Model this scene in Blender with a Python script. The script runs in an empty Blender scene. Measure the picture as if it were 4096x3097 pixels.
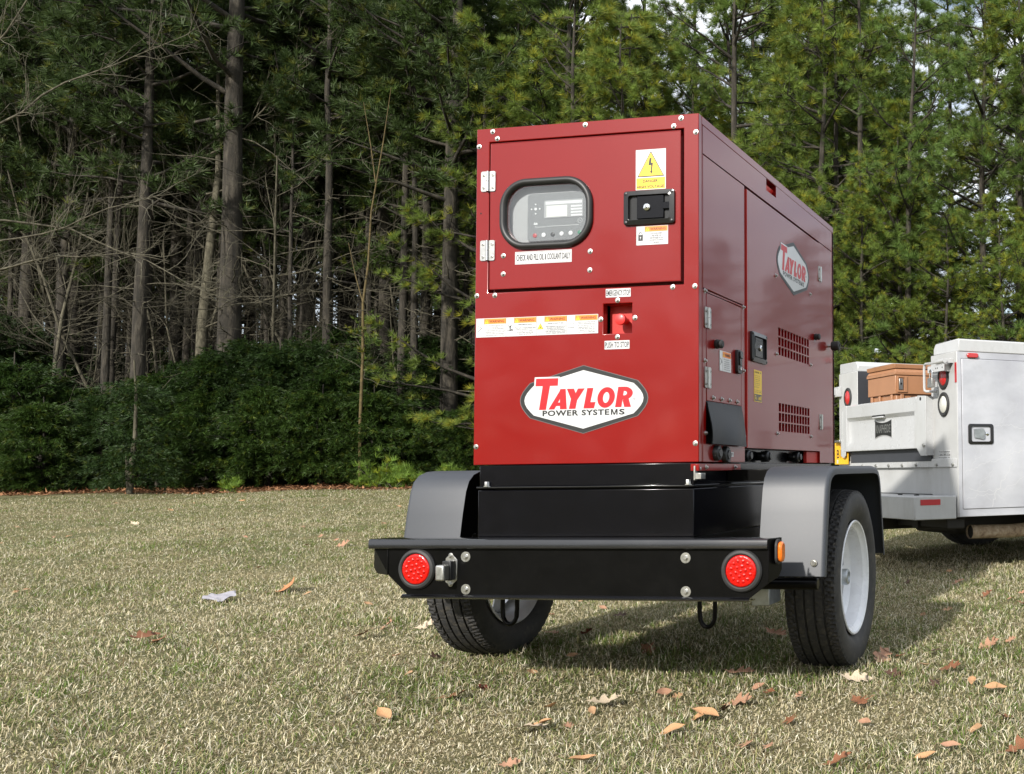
import bpy, bmesh, math, random
import numpy as np
from mathutils import Vector, Matrix
random.seed(7); RNG = np.random.default_rng(7)
SC = bpy.context.scene
COL = SC.collection
PI = math.pi
def R(a): return math.radians(a)

# ---------------------------------------------------------------- camera
cam = bpy.data.cameras.new('camera'); camo = bpy.data.objects.new('camera', cam); COL.objects.link(camo)
cr = Vector((0.98467, 0.173974, -0.012547)); cu = Vector((0.021928, -0.052108, 0.998401)); cw = Vector((-0.173041, 0.983371, 0.055125))
CAM = Vector((2.3778, -3.5892, 0.8434))
mw = Matrix.Identity(4)
for i in range(3):
    mw[i][0] = cr[i]; mw[i][1] = cu[i]; mw[i][2] = -cw[i]; mw[i][3] = CAM[i]
camo.matrix_world = mw
cam.sensor_width = 36.0; cam.lens = 36.68
cam.shift_x = -0.406; cam.shift_y = 0.0224
cam.clip_start = 0.05; cam.clip_end = 2000
SC.camera = camo

# ---------------------------------------------------------------- light
SUN_TRAVEL = Vector((0.28, 1.70, -1.0)).normalized()
SUN_EL = math.asin(-SUN_TRAVEL.z); SUN_ROT = math.atan2(-SUN_TRAVEL.x, -SUN_TRAVEL.y)
world = bpy.data.worlds.new('World'); SC.world = world; world.use_nodes = True
wt = world.node_tree; wt.nodes.clear()
wo = wt.nodes.new('ShaderNodeOutputWorld'); bg = wt.nodes.new('ShaderNodeBackground')
sky = wt.nodes.new('ShaderNodeTexSky'); sky.sky_type = 'NISHITA'; sky.sun_disc = False
sky.sun_elevation = SUN_EL; sky.sun_rotation = SUN_ROT; sky.air_density = 1.0; sky.dust_density = 1.2; sky.ozone_density = 1.0
# broken cloud layer mixed over the clear sky, same everywhere round the dome
geo = wt.nodes.new('ShaderNodeTexCoord')
mp = wt.nodes.new('ShaderNodeMapping'); mp.inputs['Scale'].default_value = (1.0, 1.0, 2.2)
nz = wt.nodes.new('ShaderNodeTexNoise'); nz.inputs['Scale'].default_value = 2.6; nz.inputs['Detail'].default_value = 6; nz.inputs['Roughness'].default_value = 0.58
rp = wt.nodes.new('ShaderNodeValToRGB'); rp.color_ramp.elements[0].position = 0.34; rp.color_ramp.elements[1].position = 0.56
mx = wt.nodes.new('ShaderNodeMix'); mx.data_type = 'RGBA'; mx.inputs['B'].default_value = (8.6, 8.9, 9.4, 1)
wt.links.new(geo.outputs['Generated'], mp.inputs['Vector']); wt.links.new(mp.outputs[0], nz.inputs['Vector'])
wt.links.new(nz.outputs['Fac'], rp.inputs['Fac']); wt.links.new(rp.outputs['Color'], mx.inputs['Factor'])
wt.links.new(sky.outputs['Color'], mx.inputs['A']); wt.links.new(mx.outputs['Result'], bg.inputs['Color'])
bg.inputs['Strength'].default_value = 0.135
wt.links.new(bg.outputs[0], wo.inputs['Surface'])
sun = bpy.data.lights.new('sun', 'SUN'); suno = bpy.data.objects.new('sun', sun); COL.objects.link(suno)
sun.energy = 5.0; sun.angle = R(1.6); sun.color = (1.0, 0.955, 0.885)
suno.rotation_euler = (-SUN_TRAVEL).to_track_quat('Z', 'Y').to_euler(); suno.location = (-10, -15, 20)
SC.view_settings.view_transform = 'Standard'; SC.view_settings.look = 'None'
SC.view_settings.exposure = 0.27; SC.view_settings.gamma = 1.0; SC.view_settings.use_curve_mapping = False
SC.render.engine = 'CYCLES'
SC.cycles.max_bounces = 6; SC.cycles.transparent_max_bounces = 8; SC.cycles.diffuse_bounces = 2; SC.cycles.glossy_bounces = 3
SC.cycles.use_denoising = True; SC.cycles.caustics_reflective = False; SC.cycles.caustics_refractive = False

# ---------------------------------------------------------------- materials
MATS = {}
def newmat(name):
    m = bpy.data.materials.new(name); m.use_nodes = True
    b = m.node_tree.nodes['Principled BSDF']; MATS[name] = m
    return m, m.node_tree, b
def link(nt, a, b): nt.links.new(a, b)
def noise(nt, scale, detail=4, rough=.5, coord='Object', vecscale=None):
    tc = nt.nodes.new('ShaderNodeTexCoord'); n = nt.nodes.new('ShaderNodeTexNoise')
    n.inputs['Scale'].default_value = scale; n.inputs['Detail'].default_value = detail; n.inputs['Roughness'].default_value = rough
    if vecscale:
        mp = nt.nodes.new('ShaderNodeMapping'); mp.inputs['Scale'].default_value = vecscale
        link(nt, tc.outputs[coord], mp.inputs[0]); link(nt, mp.outputs[0], n.inputs['Vector'])
    else: link(nt, tc.outputs[coord], n.inputs['Vector'])
    return n
def ramp(nt, fac, stops):
    r = nt.nodes.new('ShaderNodeValToRGB'); e = r.color_ramp.elements
    while len(e) < len(stops): e.new(0.5)
    for k, (p, c) in enumerate(stops): e[k].position = p; e[k].color = (*c, 1)
    link(nt, fac, r.inputs['Fac']); return r
def bump(nt, b, h, strength, dist=0.01):
    bp = nt.nodes.new('ShaderNodeBump'); bp.inputs['Strength'].default_value = strength; bp.inputs['Distance'].default_value = dist
    link(nt, h, bp.inputs['Height']); link(nt, bp.outputs[0], b.inputs['Normal']); return bp
def mat(name, col, rough=.5, metal=0., coat=0., coatr=.1, var=0.08, vs=8., bmp=0., bs=200., spec=.5, rvar=.06):
    """painted or moulded surface with slight tonal and gloss variation"""
    m, nt, b = newmat(name)
    n = noise(nt, vs, 5, .6)
    c0 = tuple(max(0, x*(1-var)) for x in col); c1 = tuple(min(1, x*(1+var)) for x in col)
    r = ramp(nt, n.outputs['Fac'], [(.3, c0), (.7, c1)]); link(nt, r.outputs[0], b.inputs['Base Color'])
    mr = nt.nodes.new('ShaderNodeMapRange'); mr.inputs['To Min'].default_value = max(0.02, rough-rvar); mr.inputs['To Max'].default_value = rough+rvar
    link(nt, n.outputs['Fac'], mr.inputs['Value']); link(nt, mr.outputs[0], b.inputs['Roughness'])
    b.inputs['Metallic'].default_value = metal
    b.inputs['Specular IOR Level'].default_value = spec
    b.inputs['Coat Weight'].default_value = coat; b.inputs['Coat Roughness'].default_value = coatr
    if bmp:
        n2 = noise(nt, bs, 3, .5); bump(nt, b, n2.outputs['Fac'], bmp, .002)
    return m
mat('red_paint', (.198, .0011, .0002), .30, coat=.44, coatr=.05, var=.03, vs=3, bmp=.02, bs=160, spec=.30, rvar=.012)
MATS['red_paint'].node_tree.nodes['Principled BSDF'].inputs['Coat IOR'].default_value = 1.52
mat('red_inner', (.45, .018, .012), .5)
mat('red_dark', (.10, .008, .008), .6)
mat('black_paint', (.0025, .0025, .004), .25, spec=.10, coat=.35, coatr=.12, var=.2, bmp=.02, bs=180)
mat('black_satin', (.0028, .0028, .0028), .32, coat=.06, coatr=.15, var=.2, bmp=.03, bs=260, spec=.10)
mat('fender_paint', (.022, .026, .034), .54, coat=.0, coatr=.3, var=.10, vs=3, bmp=.03, bs=220, spec=.95, rvar=.02)
mat('black_gloss', (.004, .004, .005), .2, coat=1., coatr=.1, var=.1)
mat('black_plastic', (.018, .018, .019), .38, bmp=.05, bs=400)
mat('rubber', (.022, .022, .022), .62, bmp=.08, bs=300)
mat('seal_rubber', (.014, .014, .014), .45)
mat('flap_rubber', (.030, .031, .034), .55, bmp=.1, bs=60)
mat('dark_cavity', (.008, .008, .008), .8)
mat('zinc', (.50, .50, .48), .34, metal=1., var=.1, vs=60)
mat('zinc_dull', (.42, .42, .40), .45, metal=1., var=.2, vs=40)
mat('chrome', (.80, .80, .78), .14, metal=1., var=.05)
mat('tyre_side', (.030, .029, .028), .66, var=.4, vs=14, bmp=.1, bs=300)
mat('rim_paint', (.74, .75, .77), .28, coat=.5, coatr=.1, var=.05)
mat('galvanized', (.45, .48, .50), .45, metal=.9, var=.2, vs=30)
mat('white_vinyl', (.56, .565, .57), .30, var=.02, coat=1., coatr=.12)
mat('black_print', (.015, .015, .015), .4)
mat('gray_print', (.10, .10, .10), .5)
mat('red_print', (.55, .012, .018), .35)
mat('orange_print', (.85, .23, .03), .4)
mat('yellow_print', (.85, .55, .03), .4)
mat('white_paint', (.44, .448, .45), .28, coat=.7, coatr=.08, var=.03, vs=2)
mat('white_dusty', (.42, .425, .42), .42, coat=.2, var=.07, vs=5)
mat('bed_liner', (.035, .038, .045), .6, bmp=.2, bs=150)
mat('chest_paint', (.34, .165, .082), .38, coat=.2, coatr=.2, var=.06, bmp=.04, bs=220)
mat('chassis', (.020, .018, .016), .7, var=.4, vs=6)
mat('panel_gray', (.42, .43, .44), .55, var=.04)
mat('panel_dark', (.20, .21, .22), .5, var=.04)
mat('lcd', (.88, .90, .86), .35, var=.03)
mat('lcd_frame', (.42, .43, .45), .4)
mat('button_white', (.85, .87, .9), .4)
mat('button_red', (.5, .03, .03), .4)
mat('button_green', (.02, .22, .12), .4)
mat('knob_red', (.68, .030, .028), .42, coat=.2)
mat('amber_lens', (.75, .16, .01), .16, coat=.8, coatr=.05, var=.2, vs=90)
mat('red_lens', (.50, .004, .002), .2, coat=.5, coatr=.05, var=.25, vs=160, spec=.4)
mat('red_lens_dull', (.45, .02, .02), .25, coat=.5)
mat('clear_lens', (.55, .55, .50), .2, coat=1., coatr=.05, var=.1, vs=60)
mat('red_reflect', (.40, .015, .02), .3, var=.1, vs=200)
mat('black_lock', (.010, .010, .010), .3, coat=.3, coatr=.12, spec=.35)
mat('plate_yellow', (.80, .42, .02), .4)
mat('paper_white', (.29, .28, .31), .6)
nt = MATS['red_lens'].node_tree; vo = nt.nodes.new('ShaderNodeTexVoronoi'); vo.inputs['Scale'].default_value = 95; tc = nt.nodes.new('ShaderNodeTexCoord'); link(nt, tc.outputs['Object'], vo.inputs['Vector']); bump(nt, nt.nodes['Principled BSDF'], vo.outputs['Distance'], .3, .004)
# mural of storm clouds airbrushed on the truck side
m, nt, b = newmat('mural_paint')
n = noise(nt, 1.6, 6, .55, vecscale=(1, 1, 1.7))
r = ramp(nt, n.outputs['Fac'], [(.30, (.31, .315, .35)), (.48, (.40, .41, .44)), (.66, (.50, .51, .54))])
link(nt, r.outputs[0], b.inputs['Base Color']); b.inputs['Roughness'].default_value = .3; b.inputs['Coat Weight'].default_value = .7; b.inputs['Coat Roughness'].default_value = .08
# rusty exhaust
m, nt, b = newmat('rust_pipe')
n = noise(nt, 22, 6, .7); r = ramp(nt, n.outputs['Fac'], [(.3, (.14, .09, .055)), (.5, (.36, .27, .18)), (.7, (.50, .42, .32))])
link(nt, r.outputs[0], b.inputs['Base Color']); b.inputs['Roughness'].default_value = .85; bump(nt, b, n.outputs['Fac'], .5, .01)
# glass: thin clear pane
m = bpy.data.materials.new('glass'); m.use_nodes = True; MATS['glass'] = m; nt = m.node_tree; nt.nodes.clear()
o = nt.nodes.new('ShaderNodeOutputMaterial'); t = nt.nodes.new('ShaderNodeBsdfTransparent'); t.inputs[0].default_value = (.93, .94, .94, 1)
g = nt.nodes.new('ShaderNodeBsdfGlossy'); g.inputs['Roughness'].default_value = .14; fr = nt.nodes.new('ShaderNodeFresnel'); fr.inputs['IOR'].default_value = 1.6
x = nt.nodes.new('ShaderNodeMixShader'); link(nt, fr.outputs[0], x.inputs[0]); link(nt, t.outputs[0], x.inputs[1]); link(nt, g.outputs[0], x.inputs[2]); link(nt, x.outputs[0], o.inputs[0])
# tyre tread dust
m, nt, b = newmat('tyre_tread'); n = noise(nt, 60, 6, .7)
r = ramp(nt, n.outputs['Fac'], [(.45, (.020, .020, .021)), (.62, (.035, .032, .028)), (.74, (.10, .09, .07))]); link(nt, r.outputs[0], b.inputs['Base Color']); b.inputs['Roughness'].default_value = .75
n2 = noise(nt, 350, 2); bump(nt, b, n2.outputs['Fac'], .15, .002)

def dust(name, col, amount, scale, lo=.52, hi=.78, streak=None):
    """settled dust and fine specks over a paint"""
    nt = MATS[name].node_tree; b = nt.nodes['Principled BSDF']; src = b.inputs['Base Color'].links[0].from_socket
    n = noise(nt, scale, 8, .75, vecscale=streak); r = ramp(nt, n.outputs['Fac'], [(lo, (0, 0, 0)), (hi, (amount,)*3)])
    m = nt.nodes.new('ShaderNodeMix'); m.data_type = 'RGBA'; m.inputs['B'].default_value = (*col, 1)
    link(nt, r.outputs[0], m.inputs['Factor']); link(nt, src, m.inputs['A']); link(nt, m.outputs['Result'], b.inputs['Base Color'])
for nm, am, sc in (('black_satin', .015, 60), ('black_paint', .01, 60), ('fender_paint', .06, 60), ('tyre_side', .45, 22), ('tyre_tread', .30, 30)): dust(nm, (.16, .14, .105), am, sc)
dust('white_paint', (.20, .175, .135), .25, 9, .50, .80, (1, 1, .35)); dust('white_dusty', (.18, .155, .12), .30, 7, .48, .80, (1, 1, .3)); dust('mural_paint', (.20, .18, .15), .18, 12, .5, .8)
dust('red_paint', (.30, .12, .09), .10, 60, .60, .75); dust('rim_paint', (.22, .19, .15), .25, 20, .5, .8)
# rolled sheet steel is never dead flat: a slow ripple in the lacquered panels
nt = MATS['red_paint'].node_tree; b = nt.nodes['Principled BSDF']; fine = b.inputs['Normal'].links[0].from_node
n = noise(nt, 2.6, 2, .4); bp = nt.nodes.new('ShaderNodeBump'); bp.inputs['Strength'].default_value = .10; bp.inputs['Distance'].default_value = .012
link(nt, n.outputs['Fac'], bp.inputs['Height']); link(nt, bp.outputs[0], fine.inputs['Normal']); link(nt, fine.outputs[0], b.inputs['Coat Normal'])

# ---------------------------------------------------------------- mesh helpers
class Frame:
    def __init__(s, O, ex, ey, n): s.O, s.ex, s.ey, s.n = Vector(O), Vector(ex), Vector(ey), Vector(n)
    def p(s, u, v, w): return s.O + s.ex*u + s.ey*v + s.n*w
REAR = Frame((0, 0, 0), (1, 0, 0), (0, 0, 1), (0, -1, 0))       # u=x v=z w=towards the viewer
SIDE = Frame((.9, 0, 0), (0, 1, 0), (0, 0, 1), (1, 0, 0))       # u=y v=z w=outwards
TOPF = Frame((0, 0, 0), (1, 0, 0), (0, 1, 0), (0, 0, 1))
TREAR = Frame((0, 0, 0), (0, -1, 0), (0, 0, 1), (-1, 0, 0))     # truck tail (u=-b)
TSIDE = Frame((0, 0, 0), (1, 0, 0), (0, 0, 1), (0, -1, 0))      # truck near side (u=a)

class MB:
    def __init__(s, frame=TOPF, m=None): s.V, s.F, s.M, s.fr, s.m = [], [], [], frame, m
    def add(s, verts, faces, m=None):
        k = len(s.V); s.V += [tuple(v) for v in verts]
        for f in faces: s.F.append([i+k for i in f]); s.M.append(m or s.m)
        return s
    def box(s, u0, u1, v0, v1, w0, w1, m=None):
        p = s.fr.p; vs = [p(u, v, w) for w in (w0, w1) for v in (v0, v1) for u in (u0, u1)]
        return s.add(vs, [(0, 2, 3, 1), (4, 5, 7, 6), (0, 1, 5, 4), (2, 6, 7, 3), (0, 4, 6, 2), (1, 3, 7, 5)], m)
    def prism(s, poly, w0, w1, m=None, back=True):
        n = len(poly); a = sum(poly[i][0]*poly[(i+1) % n][1]-poly[(i+1) % n][0]*poly[i][1] for i in range(n))
        if a < 0: poly = poly[::-1]
        vs = [s.fr.p(u, v, w0) for u, v in poly]+[s.fr.p(u, v, w1) for u, v in poly]
        fs = [tuple(range(n, 2*n))]+[(i, (i+1) % n, n+(i+1) % n, n+i) for i in range(n)]
        if back: fs.append(tuple(reversed(range(n))))
        return s.add(vs, fs, m)
    def plate(s, u0, u1, v0, v1, holes, w0, w1, m=None):
        us = sorted({u0, u1} | {x for h in holes for x in h[:2]}); vs = sorted({v0, v1} | {x for h in holes for x in h[2:]})
        def solid(i, j):
            if i < 0 or j < 0 or i >= len(us)-1 or j >= len(vs)-1: return False
            cu, cv = (us[i]+us[i+1])/2, (vs[j]+vs[j+1])/2
            return not any(h[0] < cu < h[1] and h[2] < cv < h[3] for h in holes)
        idx = {}; V = []; Fs = []
        def g(i, j, k):
            if (i, j, k) not in idx: idx[(i, j, k)] = len(V); V.append(s.fr.p(us[i], vs[j], (w0, w1)[k]))
            return idx[(i, j, k)]
        for i in range(len(us)-1):
            for j in range(len(vs)-1):
                if not solid(i, j): continue
                Fs.append((g(i, j, 1), g(i+1, j, 1), g(i+1, j+1, 1), g(i, j+1, 1)))
                Fs.append((g(i, j, 0), g(i, j+1, 0), g(i+1, j+1, 0), g(i+1, j, 0)))
                if not solid(i-1, j): Fs.append((g(i, j, 0), g(i, j, 1), g(i, j+1, 1), g(i, j+1, 0)))
                if not solid(i+1, j): Fs.append((g(i+1, j, 0), g(i+1, j+1, 0), g(i+1, j+1, 1), g(i+1, j, 1)))
                if not solid(i, j-1): Fs.append((g(i, j, 0), g(i+1, j, 0), g(i+1, j, 1), g(i, j, 1)))
                if not solid(i, j+1): Fs.append((g(i, j+1, 0), g(i, j+1, 1), g(i+1, j+1, 1), g(i+1, j+1, 0)))
        return s.add(V, Fs, m)
    def cup(s, u0, u1, v0, v1, w0, w1, m=None):
        """open-fronted recess from depth w0 up to the surface w1"""
        p = s.fr.p; a = [p(u0, v0, w0), p(u1, v0, w0), p(u1, v1, w0), p(u0, v1, w0), p(u0, v0, w1), p(u1, v0, w1), p(u1, v1, w1), p(u0, v1, w1)]
        return s.add(a, [(0, 1, 2, 3), (0, 4, 5, 1), (1, 5, 6, 2), (2, 6, 7, 3), (3, 7, 4, 0)], m)
    def lathe(s, prof, c, axis=2, n=32, m=None, frame=False):
        """prof = [(radius, height)] turned about the frame's w axis (or a world axis) at c"""
        k = len(s.V); vs = []
        for r, h in prof:
            for i in range(n):
                a = 2*PI*i/n; u, v = r*math.cos(a), r*math.sin(a)
                vs.append(s.fr.p(c[0]+u, c[1]+v, c[2]+h))
        fs = []
        for j in range(len(prof)-1):
            for i in range(n): fs.append((j*n+i, j*n+(i+1) % n, (j+1)*n+(i+1) % n, (j+1)*n+i))
        fs.append(tuple(range((len(prof)-1)*n, len(prof)*n)))
        if prof[0][0] > 1e-6: fs.append(tuple(reversed(range(n))))
        return s.add(vs, fs, m)
    def tube(s, pts, r, n=8, m=None, closed=False, caps=True):
        pts = [Vector(p) for p in pts]; N = len(pts); rs = r if isinstance(r, (list, tuple)) else [r]*N
        vs = []; ref = None
        for i in range(N):
            if closed: t = (pts[(i+1) % N]-pts[i-1]).normalized()
            else: t = (pts[min(i+1, N-1)]-pts[max(i-1, 0)]).normalized()
            if ref is None: ref = t.orthogonal().normalized()
            ref = (ref-t*ref.dot(t)).normalized(); bb = t.cross(ref)
            for k in range(n):
                a = 2*PI*k/n; vs.append(pts[i]+(ref*math.cos(a)+bb*math.sin(a))*rs[i])
        fs = []
        for i in range(N if closed else N-1):
            j = (i+1) % N
            for k in range(n): fs.append((i*n+k, i*n+(k+1) % n, j*n+(k+1) % n, j*n+k))
        if caps and not closed: fs += [tuple(reversed(range(n))), tuple(range((N-1)*n, N*n))]
        return s.add(vs, fs, m)
    def text(s, string, u0, u1, v0, v1, w, m, bold=.0, shear=0., res=2, spacing=1.):
        c = bpy.data.curves.new('t', 'FONT'); c.body = string; c.size = 1; c.offset = bold; c.shear = shear; c.resolution_u = res
        c.space_character = spacing; c.fill_mode = 'FRONT'
        o = bpy.data.objects.new('t', c); me = o.to_mesh()
        if me and len(me.vertices):
            xs = [v.co.x for v in me.vertices]; ys = [v.co.y for v in me.vertices]
            a, b2, d, e = min(xs), max(xs), min(ys), max(ys)
            vs = [s.fr.p(u0+(v.co.x-a)/(b2-a)*(u1-u0), v0+(v.co.y-d)/(e-d)*(v1-v0), w) for v in me.vertices]
            s.add(vs, [tuple(p.vertices) for p in me.polygons], m)
        o.to_mesh_clear(); bpy.data.objects.remove(o); bpy.data.curves.remove(c)
        return s
    def mesh(s, name, merge=False, angle=35):
        me = bpy.data.meshes.new(name); me.from_pydata(s.V, [], s.F)
        ms = []
        for x in s.M:
            if x not in ms: ms.append(x)
        for x in ms: me.materials.append(MATS[x])
        me.polygons.foreach_set('material_index', [ms.index(x) for x in s.M])
        me.polygons.foreach_set('use_smooth', [True]*len(me.polygons))
        me.set_sharp_from_angle(angle=R(angle)); me.update()
        return me
    def build(s, name, parent=None, bev=0., seg=2, angle=35, label=None, kind=None):
        k = BASE.get(rootof(parent).name if parent else None)
        if k is not None:
            s.V = [(x-k[0], y-k[1], z-k[2]) for x, y, z in s.V]
        return place(s.mesh(name, angle=angle), name, parent, bev, seg, label, kind)
BASE = {}
def rootof(o):
    while o.parent: o = o.parent
    return o
def place(me, name, parent=None, bev=0., seg=2, label=None, kind=None, loc=None):
    o = bpy.data.objects.new(name, me); COL.objects.link(o)
    if parent: o.parent = parent
    if loc: o.location = loc
    if bev:
        md = o.modifiers.new('bevel', 'BEVEL'); md.width = bev; md.segments = seg; md.limit_method = 'ANGLE'; md.angle_limit = R(40)
    if label: o['label'] = label
    if kind: o['kind'] = kind
    return o
def thing(name, label, cat, loc=(0, 0, 0), rz=0., group=None, local=False):
    o = bpy.data.objects.new(name, None); COL.objects.link(o); o.location = loc; o.rotation_euler = (0, 0, rz); o.empty_display_size = .1
    o['label'] = label; o['category'] = cat
    if group: o['group'] = group
    BASE[o.name] = (0, 0, 0) if local else tuple(loc)
    return o
def tag(o, label, cat, group=None):
    o['label'] = label; o['category'] = cat
    if group: o['group'] = group
    return o
def rrect(u0, u1, v0, v1, r, n=6):
    pts = []
    for cx, cy, a0 in ((u1-r, v0+r, -90), (u1-r, v1-r, 0), (u0+r, v1-r, 90), (u0+r, v0+r, 180)):
        for k in range(n+1): a = R(a0+90*k/n); pts.append((cx+r*math.cos(a), cy+r*math.sin(a)))
    return pts

# ---------------------------------------------------------------- the lay of the land
def gz(x, y):
    """height of the lawn: falls away gently behind the viewer, rises towards the wood"""
    z = .031*(y-.74)
    d = math.hypot(x-.5, y-.8)
    k = min(1, max(0, (d-3)/6))
    return z + k*(.035*math.sin(x*.55+1.3)*math.cos(y*.45)+.02*math.sin(x*1.3+y*.9))
# ================================================================ GENERATOR TRAILER
T = thing('generator_trailer', 'dark red diesel generator on a black single axle trailer with white wheels', 'generator', (.45, .74, 0))
b_ = BASE[T.name]
# --- core: keeps daylight out of the cabinet
MB(TOPF, 'red_dark').box(.06, .81, .08, 1.84, .95, 2.12).build('cabinet_core', T)
MB(TOPF, 'red_paint').box(0., .9, .0302, 1.89, 2.130, 2.1628).build('roof_panel', T, .003)
mb = MB(TOPF, 'red_paint').box(0., .03, .03, 1.86, .874, 2.13); mb.build('left_panel', T, .002)
MB(TOPF, 'red_paint').box(0., .9, 1.86, 1.89, .874, 2.129).build('front_panel', T, .002)
# --- rear panel
MB(REAR, 'red_paint').plate(0, .9, .874, 2.163, [(.053, .842, 1.527, 2.110), (.525, .639, 1.354, 1.467)], -.03, 0).build('rear_panel', T, .0025)
MB(REAR, 'red_dark').box(.053, .842, 1.527, 2.110, -.045, -.032).build('door_frame', T)
# --- control door with rounded window opening
door = MB(REAR, 'red_paint')
u0, u1, v0, v1 = .0585, .830, 1.5405, 2.1035
WU0, WU1, WV0, WV1, WR = .128, .458, 1.711, 1.932, .085
inner = rrect(WU0, WU1, WV0, WV1, WR, 8)
cx_, cy_ = (WU0+WU1)/2, (WV0+WV1)/2
us = .53
def onrect(px, py):
    dx, dy = px-cx_, py-cy_
    sx = ((us if dx > 0 else u0)-cx_)/dx if abs(dx) > 1e-9 else 1e9
    sy = ((v1 if dy > 0 else v0)-cy_)/dy if abs(dy) > 1e-9 else 1e9
    k = min(sx, sy); return (cx_+dx*k, cy_+dy*k)
outer = [onrect(*q) for q in inner]
n_ = len(inner); vs = []
for q in inner: vs += [REAR.p(*q, .0), REAR.p(*q, -.022)]
for q in outer: vs += [REAR.p(*q, .0)]
fs = []
for i in range(n_):
    j = (i+1) % n_
    fs.append((2*i, 2*n_+i, 2*n_+j, 2*j)); fs.append((2*i, 2*j, 2*j+1, 2*i+1))
corners = [(us, v0), (us, v1), (u0, v1), (u0, v0)]
kc = len(vs); vs += [REAR.p(*c, 0) for c in corners]
for ci, c in enumerate(corners):
    for i in range(n_):
        j = (i+1) % n_; a, b2 = outer[i], outer[j]
        ea = abs(a[0]-c[0]) < 1e-6 or abs(a[1]-c[1]) < 1e-6; eb = abs(b2[0]-c[0]) < 1e-6 or abs(b2[1]-c[1]) < 1e-6
        if ea and eb and not (abs(a[0]-b2[0]) < 1e-6 or abs(a[1]-b2[1]) < 1e-6): fs.append((2*n_+i, kc+ci, 2*n_+j))
door.add(vs, fs)
p = REAR.p
door.add([p(us, v0, 0), p(u1, v0, 0), p(u1, v1, 0), p(us, v1, 0)], [(0, 1, 2, 3)])
door.add([p(u0, v0, -.022), p(u1, v0, -.022), p(u1, v1, -.022), p(u0, v1, -.022), p(u0, v0, 0), p(u1, v0, 0), p(u1, v1, 0), p(u0, v1, 0)],
         [(0, 4, 7, 3), (1, 2, 6, 5), (0, 1, 5, 4), (3, 7, 6, 2)])
door = door.build('control_door', T)
MB(REAR, 'red_paint').tube([p(u0+.002, v0+.002, -.0015), p(u1-.002, v0+.002, -.0015), p(u1-.002, v1-.002, -.0015), p(u0+.002, v1-.002, -.0015)], .0022, 6, closed=True).build('door_edge', door)
# window seal, pane, recess
ring = [p(u, v, .004) for u, v in rrect(WU0-.012, WU1+.012, WV0-.012, WV1+.012, WR+.01, 10)]
MB(REAR, 'seal_rubber').tube(ring, .0135, 12, closed=True).build('window_seal', door)
MB(REAR, 'glass').prism(rrect(WU0-.004, WU1+.004, WV0-.004, WV1+.004, WR, 10), -.001, .0005).build('window_pane', door)
MB(REAR, 'panel_gray').cup(.112, .474, 1.695, 1.948, -.030, -.0225).build('control_recess', T)
# controller
ctl = MB(REAR, 'panel_dark').prism(rrect(.200, .452, 1.722, 1.905, .012), -.0298, -.024).build('controller', T, .001)
MB(REAR, 'lcd_frame').prism(rrect(.270, .430, 1.808, 1.876, .003), -.024, -.022).build('screen_frame', ctl)
MB(REAR, 'lcd').box(.280, .365, 1.812, 1.855, -.022, -.0212).build('screen', ctl)
MB(REAR, 'button_white').box(.276, .425, 1.860, 1.871, -.022, -.0214).build('title_strip', ctl)
for k in range(4):
    MB(REAR, 'button_white').box(.380, .425, 1.846-k*.0115, 1.8525-k*.0115, -.022, -.0213).build('label_strip', ctl)
for k, (u, m) in enumerate(((.232, 'button_red'), (.268, 'button_white'), (.305, 'seal_rubber'), (.342, 'button_white'), (.379, 'button_white'), (.416, 'button_green'))):
    MB(REAR, m).lathe([(.0085, 0), (.0085, .002), (.006, .003), (0.0001, .003)], (u, 1.744+k*.0006, -.024), n=16).build('push_button', ctl)
for du, dv, r in ((0, 0, .0055), (-.017, 0, .003), (.017, 0, .003), (0, .018, .003), (0, -.018, .003)):
    MB(REAR, 'button_white').lathe([(r, 0), (r, .0015), (.0001, .0018)], (.234+du, 1.846+dv, -.024), n=12).build('arrow_button', ctl)
mbp = MB(REAR, 'button_white').box(.233, .275, 1.7755, 1.7768, -.024, -.0237).box(.280, .412, 1.7768, 1.778, -.024, -.0237).box(.233, .2343, 1.7755, 1.781, -.024, -.0237)
mbp.box(.226, .242, 1.786, 1.791, -.024, -.0237).box(.229, .232, 1.791, 1.795, -.024, -.0237).box(.236, .239, 1.791, 1.794, -.024, -.0237)
mbp.tube([p(.417+.009*math.cos(a*PI/8), 1.793+.009*math.sin(a*PI/8), -.0236) for a in range(16)], .0006, 4, closed=True)
mbp.tube([p(.412+.0012*k, 1.793+.003*math.sin(k*PI/4), -.0236) for k in range(9)], .0005, 4).build('panel_print', ctl)

# --- shared small hardware meshes (axis along the frame's w)
def screw_mesh(fr, r=.0085, name='screw', m='zinc', washer=None):
    mb = MB(Frame((0, 0, 0), fr.ex, fr.ey, fr.n), m)
    if washer: mb.lathe([(washer, 0), (washer, .002), (r*.9, .0022)], (0, 0, 0), n=24)
    mb.lathe([(r*1.1, 0), (r*1.12, .0015), (r*.78, .002), (r*.78, .0045)], (0, 0, 0), n=20)
    mb.lathe([(r*.62, .002), (r*.62, .0085), (r*.52, .0095)], (0, 0, 0), n=6)
    return mb.mesh(name)
SCR = screw_mesh(REAR); SCS = screw_mesh(SIDE)
def put(me, name, parent, fr, u, v, w, base=None):
    q = fr.p(u, v, w); k = BASE[rootof(parent).name]
    return place(me, name, parent, loc=(q.x-k[0], q.y-k[1], q.z-k[2]))
for u, v in ((.066, 2.150), (.448, 2.150), (.831, 2.148), (.086, 2.1215), (.802, 2.120), (.889, 2.092), (.010, 2.095), (.007, 1.518), (.082, 1.517), (.799, 1.518), (.885, 1.518), (.011, .943), (.887, .942)):
    put(SCR, 'screw', T, REAR, u, v, 0)
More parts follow.
